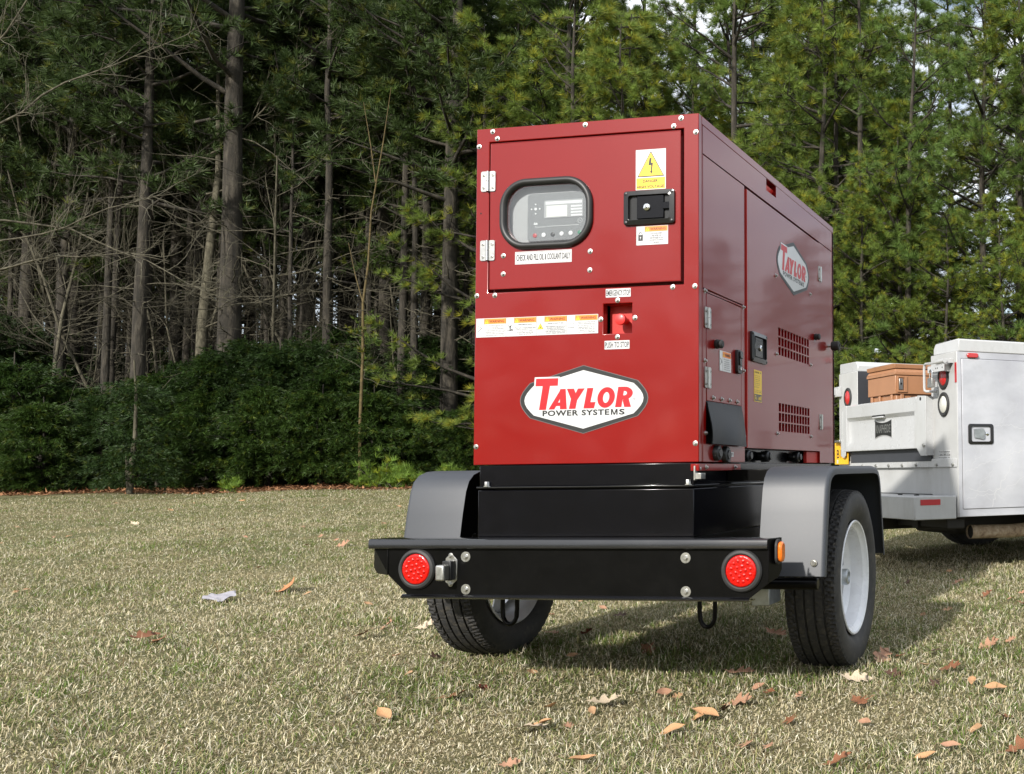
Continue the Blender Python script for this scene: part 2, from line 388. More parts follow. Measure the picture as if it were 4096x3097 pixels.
for u, v in ((.116, 1.667), (.116, 1.597), (.471, 1.667), (.470, 1.596)): put(SCR, 'screw', door, REAR, u, v, 0)
MB(REAR, 'dark_cavity').lathe([(.0035, 0), (.0001, .0006)], (.020, 1.835, 0), n=12).build('rivet_hole', T)
# --- hinges
def hinge_mesh(fr, w=.060, h=.078, name='hinge'):
    mb = MB(Frame((0, 0, 0), fr.ex, fr.ey, fr.n), 'zinc')
    mb.prism(rrect(-w/2, -.004, -h/2, h/2, .006, 3), 0, .004); mb.prism(rrect(.004, w/2, -h/2, h/2, .006, 3), 0, .004)
    for s0, s1 in ((-h/2+.001, -.001), (.001, h/2-.001)):
        mb.tube([fr.ex*0+fr.n*.006+fr.ey*s0, fr.n*.006+fr.ey*s1], .0062, 14)
    for su in (-.019, .019):
        for sv in (-.024, .024):
            mb.lathe([(.0062, .004), (.0062, .0052), (.0042, .0055), (.0042, .0075)], (su, sv, 0), n=14, m='zinc_dull')
            mb.lathe([(.0022, .0076), (.0001, .0077)], (su, sv, 0), n=8, m='dark_cavity')
    return mb.mesh(name)
HR = hinge_mesh(REAR); HS = hinge_mesh(SIDE)
put(HR, 'hinge', door, REAR, .0515, 1.957, 0); put(HR, 'hinge', door, REAR, .051, 1.690, 0)
# --- paddle latch
def latch(fr, u0, u1, v0, v1, parent, flip=False):
    mb = MB(fr, 'black_lock'); w, h = u1-u0, v1-v0
    f = rrect(u0, u1, v0, v1, .010, 4); g = rrect(u0+.020, u1-.018, v0+.018, v1-.018, .010, 4)
    n = len(f); vs = []
    for q in f: vs += [fr.p(*q, 0.), fr.p(*q, .010)]
    for q in g: vs += [fr.p(*q, .015), fr.p(*q, .0012)]
    fs = []
    for i in range(n):
        j = (i+1) % n
        fs += [(2*i, 2*j, 2*j+1, 2*i+1), (2*i+1, 2*j+1, 2*n+2*j, 2*n+2*i), (2*n+2*i, 2*n+2*j, 2*n+2*j+1, 2*n+2*i+1)]
    fs.append(tuple(2*n+2*i+1 for i in range(n)))
    mb.add(vs, fs); o = mb.build('latch', parent, .0012)
    s = -1 if flip else 1
    a, c = (u0+.052, u1-.042) if not flip else (u0+.042, u1-.052)
    pm = MB(fr, 'black_paint').box(a, c, v0+.022, v1-.020, .0015, .009); pm.build('paddle', parent, .002)
    MB(fr, 'black_paint').box(*((u1-.045, u1-.012) if not flip else (u0+.012, u0+.045)), (v0+v1)/2-.010, (v0+v1)/2+.016, .0015, .0125).build('catch', parent, .002)
    lk = MB(fr, 'chrome').lathe([(.013, .009), (.013, .014), (.010, .016), (.0001, .0165)], ((a+c)/2-.012*s, (v0+v1)/2, 0), n=24)
    lk.box((a+c)/2-.012*s-.002, (a+c)/2-.012*s+.002, (v0+v1)/2-.005, (v0+v1)/2+.005, .0165, .0170, 'dark_cavity').build('lock_cylinder', parent)
    for uu in (u0+.010, u1-.010):
        for vv in (v0+.010, v1-.010):
            MB(fr, 'black_plastic').lathe([(.006, .009), (.006, .0130), (.004, .0140)], (uu, vv, 0), n=12).build('latch_screw', parent)
latch(REAR, .609, .809, 1.755, 1.883, door)

# --- stickers (flat print on thin vinyl)
def sticker(name, parent, fr, u0, u1, v0, v1, m='white_vinyl', r=.001):
    return MB(fr, m).prism(rrect(u0, u1, v0, v1, r, 2), .0002, .0010, back=False)
W1, W2, W3 = .0013, .0016, .0019
s = sticker('', None, REAR, .653, .772, 1.887, 2.039)
s.prism([(.660, 1.936), (.7655, 1.936), (.7128, 2.032)], .001, W1, 'black_print', back=False)
s.prism([(.665, 1.9395), (.7605, 1.9395), (.7128, 2.026)], W1, W2, 'yellow_print', back=False)
s.prism([(.708, 2.006), (.716, 2.006), (.714, 1.988), (.7215, 1.988), (.7175, 1.957), (.7205, 1.957), (.7145, 1.944), (.7095, 1.957), (.7130, 1.957), (.7145, 1.979), (.7035, 1.979)], W2, W3, 'black_print', back=False)
s.box(.656, .769, 1.8895, 1.932, .0010, W1, 'yellow_print')
s.text('DANGER', .6815, .741, 1.914, 1.925, W2, 'black_print', bold=.03); s.text('HIGH VOLTAGE', .6575, .7655, 1.893, 1.904, W2, 'black_print', bold=.03)
s.build('danger_sticker', door)
def warn_panel(s, u0, u1, v0, v1, lines, icon, fs=.4):
    """orange WARNING heading over small print, pictogram column at the left"""
    iw = (u1-u0)*.27; h = v1-v0; a = u0+iw
    s.box(a, u1-.001, v1-h*.30, v1-.001, .0010, W1, 'orange_print')
    s.box(a-.0006, a, v0+.001, v1-.001, .0010, W1, 'gray_print').box(u0-.0007, u0+.0004, v0, v1, .0010, W1, 'black_print')
    t = a+.010 if u1-u0 < .15 else a+.01; hh = h*.22
    s.prism([(a+.003, v1-h*.27), (a+.003+hh, v1-h*.27), (a+.003+hh/2, v1-h*.27+hh)], W1, W2, 'yellow_print', back=False)
    s.text('!', a+.003+hh*.42, a+.003+hh*.58, v1-h*.25, v1-h*.12, W3, 'black_print', bold=.02)
    s.text('WARNING', a+.004+hh*1.15, u1-.008, v1-h*.235, v1-h*.085, W2, 'black_print', bold=.02)
    n = len(lines); y = v1-h*.36; dy = (h*.62)/n
    for L in lines:
        if L:
            wd = min(1, len(L)/30)*(u1-a-.006); c = (a+u1)/2
            s.text(L, c-wd/2, c+wd/2, y-dy*.72, y, W1, 'black_print', bold=.018, res=1)
        y -= dy
    c = (u0+a)/2; m = v0+h*.45
    if icon == 'lock':
        s.box(c-.009, c+.009, m-.016, m+.006, .001, W1, 'black_print')
        s.tube([s.fr.p(c+.0065*math.cos(PI*k/8), m+.006+.010*math.sin(PI*k/8), W1) for k in range(9)], .0012, 4, 'black_print')
        s.lathe([(.0025, 0), (.0001, .0001)], (c, m-.003, W2), n=10, m='white_vinyl'); s.box(c-.001, c+.001, m-.010, m-.004, W1, W2, 'white_vinyl')
    elif icon == 'tri':
        s.prism([(c-.013, m-.010), (c+.013, m-.010), (c, m+.013)], .001, W1, 'black_print', back=False)
        s.prism([(c-.0105, m-.0085), (c+.0105, m-.0085), (c, m+.0105)], W1, W2, 'yellow_print', back=False)
        s.lathe([(.003, 0), (.0001, .0001)], (c, m-.002, W2), n=10, m='black_print')
    elif icon == 'book':
        s.prism([(c-.012, m-.008), (c, m-.010), (c, m+.007), (c-.012, m+.009)], .001, W1, 'black_print', back=False)
        s.prism([(c+.012, m-.008), (c+.012, m+.009), (c, m+.007), (c, m-.010)], .001, W1, 'black_print', back=False)
        s.prism([(c-.011, m-.0068), (c-.0006, m-.0086), (c-.0006, m+.006), (c-.011, m+.008)], W1, W2, 'white_vinyl', back=False)
        s.prism([(c+.011, m-.0068), (c+.011, m+.008), (c+.0006, m+.006), (c+.0006, m-.0086)], W1, W2, 'white_vinyl', back=False)
    elif icon == 'tree':
        s.box(c-.002, c+.002, m-.010, m+.008, .001, W1, 'black_print'); s.box(c-.012, c+.012, m-.012, m-.010, .001, W1, 'black_print')
        for a2 in (-.008, .006): s.tube([s.fr.p(c, m, W1), s.fr.p(c+a2, m+.010, W1)], .0009, 4, 'black_print')
        s.prism([(c+.002, m-.008), (c+.008, m-.003), (c+.012, m-.009)], .001, W1, 'black_print', back=False)
    else:
        s.tube([s.fr.p(c-.010, m+.012, W1), s.fr.p(c+.002, m+.006, W1), s.fr.p(c+.010, m-.004, W1)], .0008, 4, 'gray_print')
        s.tube([s.fr.p(c-.010, m-.012, W1), s.fr.p(c, m-.004, W1), s.fr.p(c+.006, m+.004, W1)], .0008, 4, 'gray_print')
s = sticker('', None, REAR, .655, .781, 1.680, 1.751)
warn_panel(s, .656, .780, 1.681, 1.750, ['LOCK DOORS DURING', 'AND AFTER USE', 'UNAUTHORIZED ACCESS', 'CAN RESULT IN INJURY', 'OR DEATH'], 'lock'); s.build('warning_sticker', door)
s = sticker('', None, REAR, .165, .397, 1.631, 1.679)
s.box(.168, .394, 1.6338, 1.6346, .001, W1, 'black_print').box(.168, .394, 1.6755, 1.6763, .001, W1, 'black_print').box(.168, .1687, 1.6338, 1.6763, .001, W1, 'black_print').box(.3933, .394, 1.6338, 1.6763, .001, W1, 'black_print')
s.text('CHECK AND FILL OIL & COOLANT DAILY', .171, .391, 1.644, 1.668, W2, 'black_print', bold=.012); s.build('oil_sticker', door)
s = sticker('', None, REAR, .535, .634, 1.490, 1.522); s.text('EMERGENCY STOP', .537, .632, 1.495, 1.517, W1, 'black_print', bold=.015); s.build('emergency_sticker', T)
s = sticker('', None, REAR, .531, .630, 1.296, 1.328); s.text('PUSH TO STOP', .533, .628, 1.301, 1.323, W1, 'black_print', bold=.015); s.build('push_sticker', T)
s = sticker('', None, REAR, .005, .505, 1.358, 1.430)
tx = [(['Do not remove guards while', 'operating', 'Please read the following', 'Do not connect the unit to any', 'building mains or other unit', 'Remove all loose clothing', 'and jewelry before starting'], 'hand'),
      (['ENVIRONMENTAL HAZARD', '', 'This unit contains fluids that', 'may be harmful if released', 'to the ground or water', 'DO NOT SPILL OIL OR FUEL', 'Clean up all spills'], 'tree'),
      (['BEWARE OF EXHAUST GASES', '', 'WHEN OPERATING THE UNIT ALWAYS', 'PROVIDE GOOD VENTILATION.', 'POOR VENTILATION OF EXHAUST', 'GASES CAN CAUSE A FATAL ACCIDENT', 'DO NOT OPERATE UNIT INDOORS'], 'tri'),
      (['Read the operating manual', 'before starting the unit', 'Do not operate this unit', 'unless trained to do so', 'Keep this label clean and', 'replace it if damaged', 'Never remove safety signs'], 'book')]
for k, (ln, ic) in enumerate(tx): warn_panel(s, .006+k*.1245, .006+(k+1)*.1245, 1.359, 1.429, ln, ic)
s.build('warning_strip', T)

# --- maker's emblem, as on the rear and on the side door
def emblem(fr, cu, cv, parent, sc=1.):
    def arc(hw, hh, cxx, yy, n=8):
        # elongated hexagon whose left and right corners are rounded
        r = [(0, hh)]
        for k in range(n+1):
            t = -1+2*k/n; r.append((cxx+(hw-cxx)*math.sqrt(max(0, 1-t*t)) if 0 else cxx+(hw-cxx)*math.cos(t*PI/2*.98), -t*yy))
        r.append((0, -hh))
        for k in range(n+1):
            t = 1-2*k/n; r.append((-(cxx+(hw-cxx)*math.cos(t*PI/2*.98)), -t*yy))
        return [(cu+x*sc, cv+y*sc) for x, y in r]
    s = MB(fr, 'gray_print').prism(arc(.2570, .1275, .2150, .0660), .0002, .0010, back=False)
    s.prism(arc(.2545, .1255, .2125, .0645), .0010, .0012, 'black_print', back=False)
    s.prism(arc(.2385, .1090, .1985, .0560), .0012, .0014, 'white_vinyl', back=False)
    def q(pts, w, m, grow=0):
        s.prism([(cu+x*sc, cv+y*sc) for x, y in pts], w, w+.0002, m, back=False)
    K = .00048
    def L(pts): return [((x-1010)*K, (985-y)*K*1.0) for x, y in pts]
    Tpts = [(612, 815), (800, 815), (796, 872), (732, 872), (700, 1060), (638, 1060), (670, 872), (607, 872)]
    To = [(600, 803), (812, 803), (806, 884), (742, 884), (700, 1062), (626, 1062), (658, 884), (594, 884)]
    q(L(To[:4]+[(594, 884)]), .0014, 'white_vinyl')
    q(L([(742, 884), (700, 1062), (626, 1062), (658, 884)]), .00142, 'white_vinyl')
    q(L([(612, 815), (800, 815), (796, 874), (607, 874)]), .0017, 'red_print'); q(L([(730, 874), (697, 1060), (638, 1060), (668, 874)]), .0017, 'red_print')
    A = [[(822, 900), (862, 900), (872, 1058), (815, 1058), (813, 905)], [(718, 1058), (822, 900), (838, 935), (768, 1058)], [(772, 1005), (838, 1005), (838, 1032), (756, 1032)]]
    Y = [[(872, 900), (932, 900), (958, 968), (912, 992)], [(965, 900), (1022, 900), (958, 992), (925, 975)], [(906, 982), (962, 975), (945, 1057), (890, 1057)]]
    LL = [[(1043, 898), (1094, 898), (1070, 1008), (1060, 1056), (1012, 1056)], [(1055, 1008), (1112, 1008), (1100, 1056), (1050, 1056)]]
    Rr = [[(1300, 895), (1352, 895), (1326, 1052), (1274, 1052)]]
    for P in (A, Y, LL, Rr):
        for k, pp in enumerate(P): q(L(pp), .0017+.00004*k, 'red_print')
    q(L([(1350, 990), (1385, 985), (1405, 1052), (1350, 1052), (1336, 1000)]), .00185, 'red_print')
    def ringpoly(c, ro, ri, sh, a0, a1, n, w):
        for k in range(n):
            t0, t1 = R(a0+(a1-a0)*k/n), R(a0+(a1-a0)*(k+1)/n)
            P = [(c[0]+ro[0]*math.cos(t)-sh*ro[1]*-math.sin(t), c[1]-ro[1]*math.sin(t)) for t in (t0, t1)]+[(c[0]+ri[0]*math.cos(t)-sh*ri[1]*-math.sin(t), c[1]-ri[1]*math.sin(t)) for t in (t1, t0)]
            q(L(P), w, 'red_print')
    ringpoly((1200, 975), (72, 80), (26, 42), .12, 0, 360, 28, .0017)
    ringpoly((1350, 945), (70, 50), (22, 17), .05, -92, 92, 12, .00178)
    q(L([(1320, 895), (1354, 895), (1352, 928), (1318, 928)]), .00176, 'red_print'); q(L([(1312, 962), (1352, 962), (1350, 995), (1310, 995)]), .00176, 'red_print')
    a, e, y0, y1 = cu-.164*sc, .329*sc, cv-.0600*sc, cv-.0385*sc
    s.text('POWER SYSTE', a, a+.815*e, y0, y1, .0017, 'black_print', bold=.035, spacing=1.12, res=3); s.text('S', a+.932*e, a+e, y0, y1, .0017, 'black_print', bold=.035, res=3)
    m0, m1, t = a+.834*e, a+.914*e, .0052*sc
    s.box(m0, m0+t, y0, y1, .0014, .0017, 'black_print').box(m1-t, m1, y0, y1, .0014, .0017, 'black_print')
    s.prism([(m0+t*.2, y1), (m0+t*1.25, y1), ((m0+m1)/2+t*.45, y0), ((m0+m1)/2-t*.45, y0)], .0014, .00172, 'black_print'); s.prism([(m1-t*.2, y1), (m1-t*1.25, y1), ((m0+m1)/2-t*.45, y0), ((m0+m1)/2+t*.45, y0)], .0014, .00174, 'black_print')
    s.text('R', cu+.2015*sc, cu+.2045*sc, cv-.0045*sc, cv-.0005*sc, .0017, 'black_print')
    s.tube([fr.p(cu+.203*sc+.0042*math.cos(k*PI/8), cv-.0025*sc+.0042*math.sin(k*PI/8), .0016) for k in range(16)], .0004, 4, 'black_print', closed=True)
    return s.build('emblem_sticker', parent)
emblem(REAR, .4475, 1.1125, T)

# --- emergency stop in its recess
MB(REAR, 'red_inner').cup(.525, .639, 1.354, 1.467, -.055, -.03).build('stop_recess', T)
MB(REAR, 'red_inner').box(.52, .525, 1.35, 1.47, -.056, -.031).box(.639, .644, 1.35, 1.47, -.056, -.031).build('recess_wall', T)
MB(REAR, 'knob_red').lathe([(.013, -.055), (.013, -.020), (.0205, -.018), (.0215, -.008), (.0205, -.003), (.015, .0), (.0001, .001)], (.5895, 1.4075, 0), n=32).build('stop_button', T)
for u, v in ((.582, 1.478), (.515, 1.409), (.651, 1.410), (.582, 1.341)): put(SCR, 'screw', T, REAR, u, v, 0)

# ---------------------------------------------------------------- right side
MB(SIDE, 'red_paint').box(.0305, .037, .874, 2.129, -.03, 0).build('corner_post', T, .002)
MB(SIDE, 'red_paint').plate(.040, 1.853, 2.024, 2.129, [(.766, .902, 2.075, 2.1285)], -.03, 0).build('top_rail', T, .002)
MB(SIDE, 'red_inner').box(.75, .92, 2.06, 2.1288, -.034, -.031).build('lifting_pocket', T)
pk = MB(SIDE, 'knob_red'); q0 = [SIDE.p(.766, 2.076, -.03), SIDE.p(.902, 2.076, -.03), SIDE.p(.902, 2.108, -.012), SIDE.p(.766, 2.108, -.012)]
pk.add(q0, [(0, 1, 2, 3)]).build('lifting_lug', T)
MB(SIDE, 'red_paint').box(.040, .487, 1.519, 2.020, -.03, 0).build('upper_side_panel', T, .0025)
MB(SIDE, 'red_dark').box(.030, 1.86, .935, 2.03, -.05, -.034).build('side_frame', T)
MB(SIDE, 'red_paint').plate(.040, .484, .874, 1.515, [(.0705, .445, .942, 1.5085)], -.03, 0).build('socket_panel', T, .002)
sd = MB(SIDE, 'red_paint').box(.0745, .441, 1.101, 1.5050, -.024, .001).build('socket_door', T, .0025)
MB(SIDE, 'red_inner').box(.4415, .4445, .945, 1.50, -.028, -.006).build('door_jamb', T)
for u, v in ((.057, 1.510), (.468, 1.510), (.057, 1.249), (.467, 1.248), (.061, .981), (.469, .980)): put(SCS, 'screw', T, SIDE, u, v, 0)
for u in (.135, .222, .307, .390): put(SCS, 'screw', sd, SIDE, u, 1.116, .001)
put(HS, 'hinge', sd, SIDE, .080, 1.4115, .001); put(HS, 'hinge', sd, SIDE, .080, 1.188, .001)
def bumper_stop(u, v, w, r, ln, parent, fr=SIDE, two=True):
    pr = [(r*.8, w), (r, w+.006), (r, w+ln*.42), (r*.62, w+ln*.5), (r*.9, w+ln*.58), (r*.95, w+ln*.85), (r*.7, w+ln)] if two else [(r*.25, w), (r*.25, w+ln*.4), (r*.97, w+ln*.42), (r, w+ln*.5), (r, w+ln*.95), (r*.85, w+ln), (r*.3, w+ln), (r*.28, w+ln*.9)]
    MB(fr, 'rubber').lathe(pr, (u, v, 0), n=24).build('rubber_stop', parent)
bumper_stop(.160, 1.322, 0, .018, .032, sd)
# flap: sags outward below the small door
fl = MB(SIDE, 'flap_rubber'); nu, nv = 14, 14; vs = []; fs = []
for k in range(2):
    for j in range(nv+1):
        for i in range(nu+1):
            a, c = i/nu, j/nv
            w = .004+.035*math.sin(c*PI*.55)**1.3*(.55+.45*math.sin(a*PI)) + .006*math.sin(a*9+c*3)*c
            u = .074+(.437-.074)*a+.010*c*(a*1.6-.2)
            vs.append(SIDE.p(u, 1.1-c*(.158+.006*a), w-.004*k))
o2 = (nu+1)*(nv+1)
for j in range(nv):
    for i in range(nu):
        a = j*(nu+1)+i; fs.append((a, a+nu+1, a+nu+2, a+1)); fs.append((o2+a, o2+a+1, o2+a+nu+2, o2+a+nu+1))
fl.add(vs, fs).build('rubber_flap', sd)
MB(SIDE, 'dark_cavity').box(.0706, .444, .943, 1.1, -.033, -.029).build('cable_opening', T)
# socket caps under the flap
for u, v, r in ((.161, .908, .030), (.252, .903, .033)):
    MB(SIDE, 'black_plastic').lathe([(r, 0), (r, .010), (r*.9, .018), (r*.55, .020), (r*.5, .024), (.0001, .024)], (u, v, 0), n=24).build('socket_cap', T)
MB(SIDE, 'black_plastic').box(.240, .264, .872, .884, 0, .022).build('cap_clip', T, .002)
s = sticker('', None, SIDE, .290, .352, .896, .914); s.text('REMOTE', .293, .349, .899, .911, W1, 'black_print', bold=.01); s.build('socket_sticker', T)
# small swing latch
MB(SIDE, 'black_plastic').prism(rrect(.370, .420, 1.229, 1.325, .010, 3), .001, .014).build('door_latch', sd, .002)
MB(SIDE, 'black_lock').box(.378, .412, 1.290, 1.318, .014, .022).box(.378, .398, 1.262, 1.290, .014, .020).build('latch_tab', sd, .003)
MB(SIDE, 'chrome').lathe([(.007, .014), (.007, .018), (.0001, .019)], (.395, 1.250, 0), n=16).build('latch_key', sd)
s = sticker('', None, Frame((.9014, 0, 0), (0, 1, 0), (0, 0, 1), (1, 0, 0)), .199, .321, 1.226, 1.304)
warn_panel(s, .200, .320, 1.227, 1.303, ['Before operating the unit', 'check that all covers', 'are closed and locked', 'Only trained persons may', 'open this compartment', 'Danger of electric shock'], 'hand'); s.build('warning_sticker', sd)
# bottom rail under the socket panel
MB(SIDE, 'red_paint').box(-.004, .429, .842, .8675, -.03, .002).build('base_rail', T, .0015)
for u in (.062, .362): put(SCS, 'screw', T, SIDE, u, .855, .002)
# big service door with two grilles
G = []
def grille(a0, a1, c0, c1, nc=11, nr=3):
    pu, pv = (a1-a0)/nc, (c1-c0)/nr
    for i in range(nc):
        for j in range(nr): G.append((a0+i*pu+pu*.14, a0+(i+1)*pu-pu*.14, c0+j*pv+pv*.09, c0+(j+1)*pv-pv*.09))
grille(.908, 1.402, 1.357, 1.489); grille(.910, 1.404, 1.013, 1.146)
sdoor = MB(SIDE, 'red_paint').plate(.500, 1.592, .933, 2.0115, G, -.020, .004).build('service_door', T, .0012, 1)
MB(SIDE, 'red_inner').box(.499, .5035, .936, 2.009, -.02, .0055).build('door_edge', sdoor)
MB(SIDE, 'dark_cavity').box(.88, 1.43, .99, 1.51, -.0335, -.028).build('grille_backing', T)
put(HS, 'hinge', sdoor, SIDE, 1.600, 1.852, .004); put(HS, 'hinge', sdoor, SIDE, 1.604, 1.085, .004)
for u, v in ((.880, 1.715), (1.421, 1.718), (.883, 1.361), (1.424, 1.362), (.890, 1.004), (1.422, 1.005)): put(SCS, 'screw', sdoor, SIDE, u, v, .004)
SIDE4 = Frame((.904, 0, 0), (0, 1, 0), (0, 0, 1), (1, 0, 0))
emblem(SIDE4, 1.147, 1.795, sdoor)
latch(SIDE4, .537, .727, 1.296, 1.422, sdoor, flip=True)
s = sticker('', None, SIDE4, .585, .682, 1.130, 1.264, 'yellow_print')
s.text('DANGER', .593, .650, 1.251, 1.259, W1, 'black_print', bold=.02); s.lathe([(.004, 0), (.0001, .0002)], (.668, 1.255, W1), n=10, m='black_print')
for k, t in enumerate(('Rotating parts can', 'cause severe injury', 'Hot surfaces inside', 'keep hands clear of', 'fan and belts until', 'engine has stopped', 'Read the manual')): s.text(t, .590, .590+.0045*len(t)*.8, 1.238-k*.008, 1.2425-k*.008, W1, 'black_print', res=1)
s.box(.588, .679, 1.178, 1.179, .001, W1, 'black_print'); s.text('DO NOT OPEN', .592, .675, 1.190-.023+.001, 1.174, W1, 'black_print')
s.box(.588, .631, 1.133, 1.162, .001, W1, 'gray_print').box(.634, .679, 1.133, 1.162, .001, W1, 'gray_print')
for k in range(3): s.box(.640+k*.012, .648+k*.012, 1.138, 1.150+k*.003, W1, W2, 'yellow_print'); s.box(.593, .620-k*.006, 1.140+k*.007, 1.143+k*.007, W1, W2, 'yellow_print')
s.build('danger_sticker', sdoor)
bumper_stop(1.497, 1.512, .004, .017, .030, sdoor)
MB(SIDE, 'red_paint').box(1.596, 1.852, .874, 2.020, -.03, 0).build('end_panel', T, .002)
MB(SIDE, 'red_paint').box(1.8555, 1.889, .874, 2.129, -.03, 0).build('end_post', T, .003)
MB(SIDE, 'zinc').lathe([(.008, 0), (.008, .025)], (1.775, 1.497, 0), n=12).build('stop_stud', T)
MB(SIDE, 'rubber').lathe([(.022, .018), (.025, .022), (.025, .056), (.021, .061), (.009, .061), (.009, .057)], (1.775, 1.497, 0), n=28).build('rubber_stop', T)
# open strip under the service door
MB(SIDE, 'black_paint').box(.486, 1.42, .868, .932, -.10, -.06).build('sill_plate', T)
MB(SIDE, 'red_inner').box(1.40, 1.595, .874, .931, -.03, -.012).build('sill_block', T, .002)
for u in (.57, .82, 1.27):
    f = MB(SIDE, 'black_plastic'); f.lathe([(.020, -.06), (.020, -.03), (.026, -.028), (.026, -.012), (.016, -.008), (.016, .0)], (u, .902, 0), n=10)
    f.box(u-.055, u+.055, .897, .908, -.045, -.022).box(u-.012, u+.012, .876, .925, -.045, -.030).box(u+.03, u+.042, .885, .918, -.045, -.018)
    f.build('drain_valve', T, .002)
for u in (.505, .555): s = sticker('', None, Frame((.84, 0, 0), (0, 1, 0), (0, 0, 1), (1, 0, 0)), u, u+.045, .918, .931); s.text('DRAIN', u+.004, u+.041, .921, .928, W1, 'black_print'); s.build('drain_sticker', T)

# ---------------------------------------------------------------- base frame and fuel tank
sk = MB(TOPF, 'black_paint').box(.024, .880, .004, 1.88, .792, .872).build('base_skid', T, .003)
MB(TOPF, 'black_gloss').box(.022, .884, -.012, 1.90, .786, .7915).build('skid_flange', sk, .001)
MB(TOPF, 'black_paint').box(.021, .881, 0, 1.95, .603, .7785).build('fuel_tank', T, .003)
MB(TOPF, 'black_satin').box(.06, .84, .05, 1.9, .7785, .786).build('tank_spacer', T)
for u in (.060, .861):
    MB(TOPF, 'zinc').lathe([(.013, 0), (.013, .003), (.009, .003), (.009, .017), (.008, .019)], (u, -.004+.0, .7918), n=6).build('frame_bolt', T)
lug = MB(SIDE, 'zinc').box(-.010, .012, .808, .860, -.016, -.010).box(-.008, .034, .812, .834, -.012, .012).lathe([(.009, -.010), (.009, .0), (.006, .003)], (.014, .850, 0), n=6); lug.build('ground_lug', T, .001)
# chassis rails, axle, springs, tongue
for x in (.02, .82): MB(TOPF, 'black_satin').box(x, x+.06, -.02, 2.35, .475, .600).build('chassis_rail', T, .002)
for y in (.02, .74, 1.45, 2.2): MB(TOPF, 'black_satin').box(.08, .82, y, y+.06, .50, .595).build('cross_member', T)
MB(TOPF, 'black_satin').tube([(-.27, .74, .40), (1.09, .74, .385)], .034, 16).build('axle', T)
for x in (.03, .80):
    sp = MB(TOPF, 'zinc_dull' if x > .5 else 'black_satin')
    for k in range(4):
        h = .38-.06*k; pts = [(x+.035, .74+h*t, .405-.012*k+.07*(t*h/.38)**2) for t in [i/8-1 for i in range(17)]]
        for i in range(16): sp.add([Vector(pts[i])+Vector((dx, 0, dz)) for dx, dz in ((-.03, 0), (.03, 0), (.03, .009), (-.03, .009))]+[Vector(pts[i+1])+Vector((dx, 0, dz)) for dx, dz in ((-.03, 0), (.03, 0), (.03, .009), (-.03, .009))], [(0, 1, 5, 4), (1, 2, 6, 5), (2, 3, 7, 6), (3, 0, 4, 7)])
    sp.build('leaf_spring', T)
MB(TOPF, 'galvanized').box(1.02, 1.09, .22, .36, .33, .41).build('spring_hanger', T, .003)
for sx in (-1, 1):
    MB(TOPF, 'black_satin').tube([(.45+sx*.40, 2.3, .54), (.45+sx*.05, 3.35, .54)], .04, 4).build('tongue_bar', T)
MB(TOPF, 'black_satin').box(.40, .50, 3.28, 3.5, .50, .58).build('coupler', T, .01)
for x in (.095, .892):                                     # lashing loops hanging below the bumper
    pts = [(x-.030, .0, .42), (x-.030, .0, .325)]+[(x-.030*math.cos(PI*k/8), 0., .31-.045*math.sin(PI*k/8)) for k in range(1, 8)]+[(x+.030, 0., .325), (x+.030, 0., .42)]
    pts = [(a, .10, c) for a, _, c in pts]
    MB(TOPF, 'black_satin').tube(pts, .0085, 10).build('tie_down_loop', T)

# ---------------------------------------------------------------- rear bumper
yb = .1485
bp_ = MB(REAR, 'black_satin')
bp_.prism([(-.300, .574), (-.237, .574), (1.213, .574), (1.213, .455), (1.147, .405), (-.160, .405), (-.237, .474)], yb-.006, yb)
bp_ = bp_.build('bumper', T, .0012)
lp = MB(REAR, 'black_gloss')
prof = [(.02, .604), (yb+.004, .6075), (yb+.012, .6045), (yb+.0155, .598), (yb+.0155, .5745), (yb+.0125, .572), (yb+.0, .572), (yb-.002, .574), (yb-.002, .5995), (.02, .600)]
def sweep(mb, prof, x0, x1, m=None):
    n = len(prof); vs = [REAR.p(x, v, w) for x in (x0, x1) for w, v in prof]
    mb.add(vs, [(i, n+i, n+(i+1) % n, (i+1) % n) for i in range(n)]+[tuple(range(n)), tuple(reversed(range(n, 2*n)))], m)
sweep(lp, prof, -.310, 1.213); lp.build('bumper_step', bp_)
lo = MB(REAR, 'black_gloss'); sweep(lo, [(yb-.05, .392), (yb+.008, .3925), (yb+.013, .396), (yb+.013, .400), (yb+.006, .406), (yb-.001, .408), (yb-.001, .398), (yb-.05, .396)], -.177, 1.148); lo.build('bumper_lower_lip', bp_)
# wings that fold forward at both ends
for a, c in (((-.237, -yb), (-.345, -.08)), ((1.213, -yb+.002), (1.232, -.06))):
    d = Vector((c[0]-a[0], c[1]-a[1], 0)); ln = d.length; d.normalize(); sgn = 1 if a[0] > 0 else -1
    n = Vector((d.y, -d.x, 0)) if sgn > 0 else Vector((-d.y, d.x, 0))
    fr = Frame((a[0], a[1], 0), d if sgn > 0 else d, (0, 0, 1), n)
    wg = MB(fr, 'black_satin')
    wg.prism([(0, .455 if sgn > 0 else .476), (ln*.75, .470 if sgn > 0 else .476), (ln, .495), (ln, .606 if sgn > 0 else .574), (0, .606 if sgn > 0 else .574)], -.005 if sgn > 0 else 0, 0 if sgn > 0 else .005); wg.build('bumper_wing', bp_, .0015)
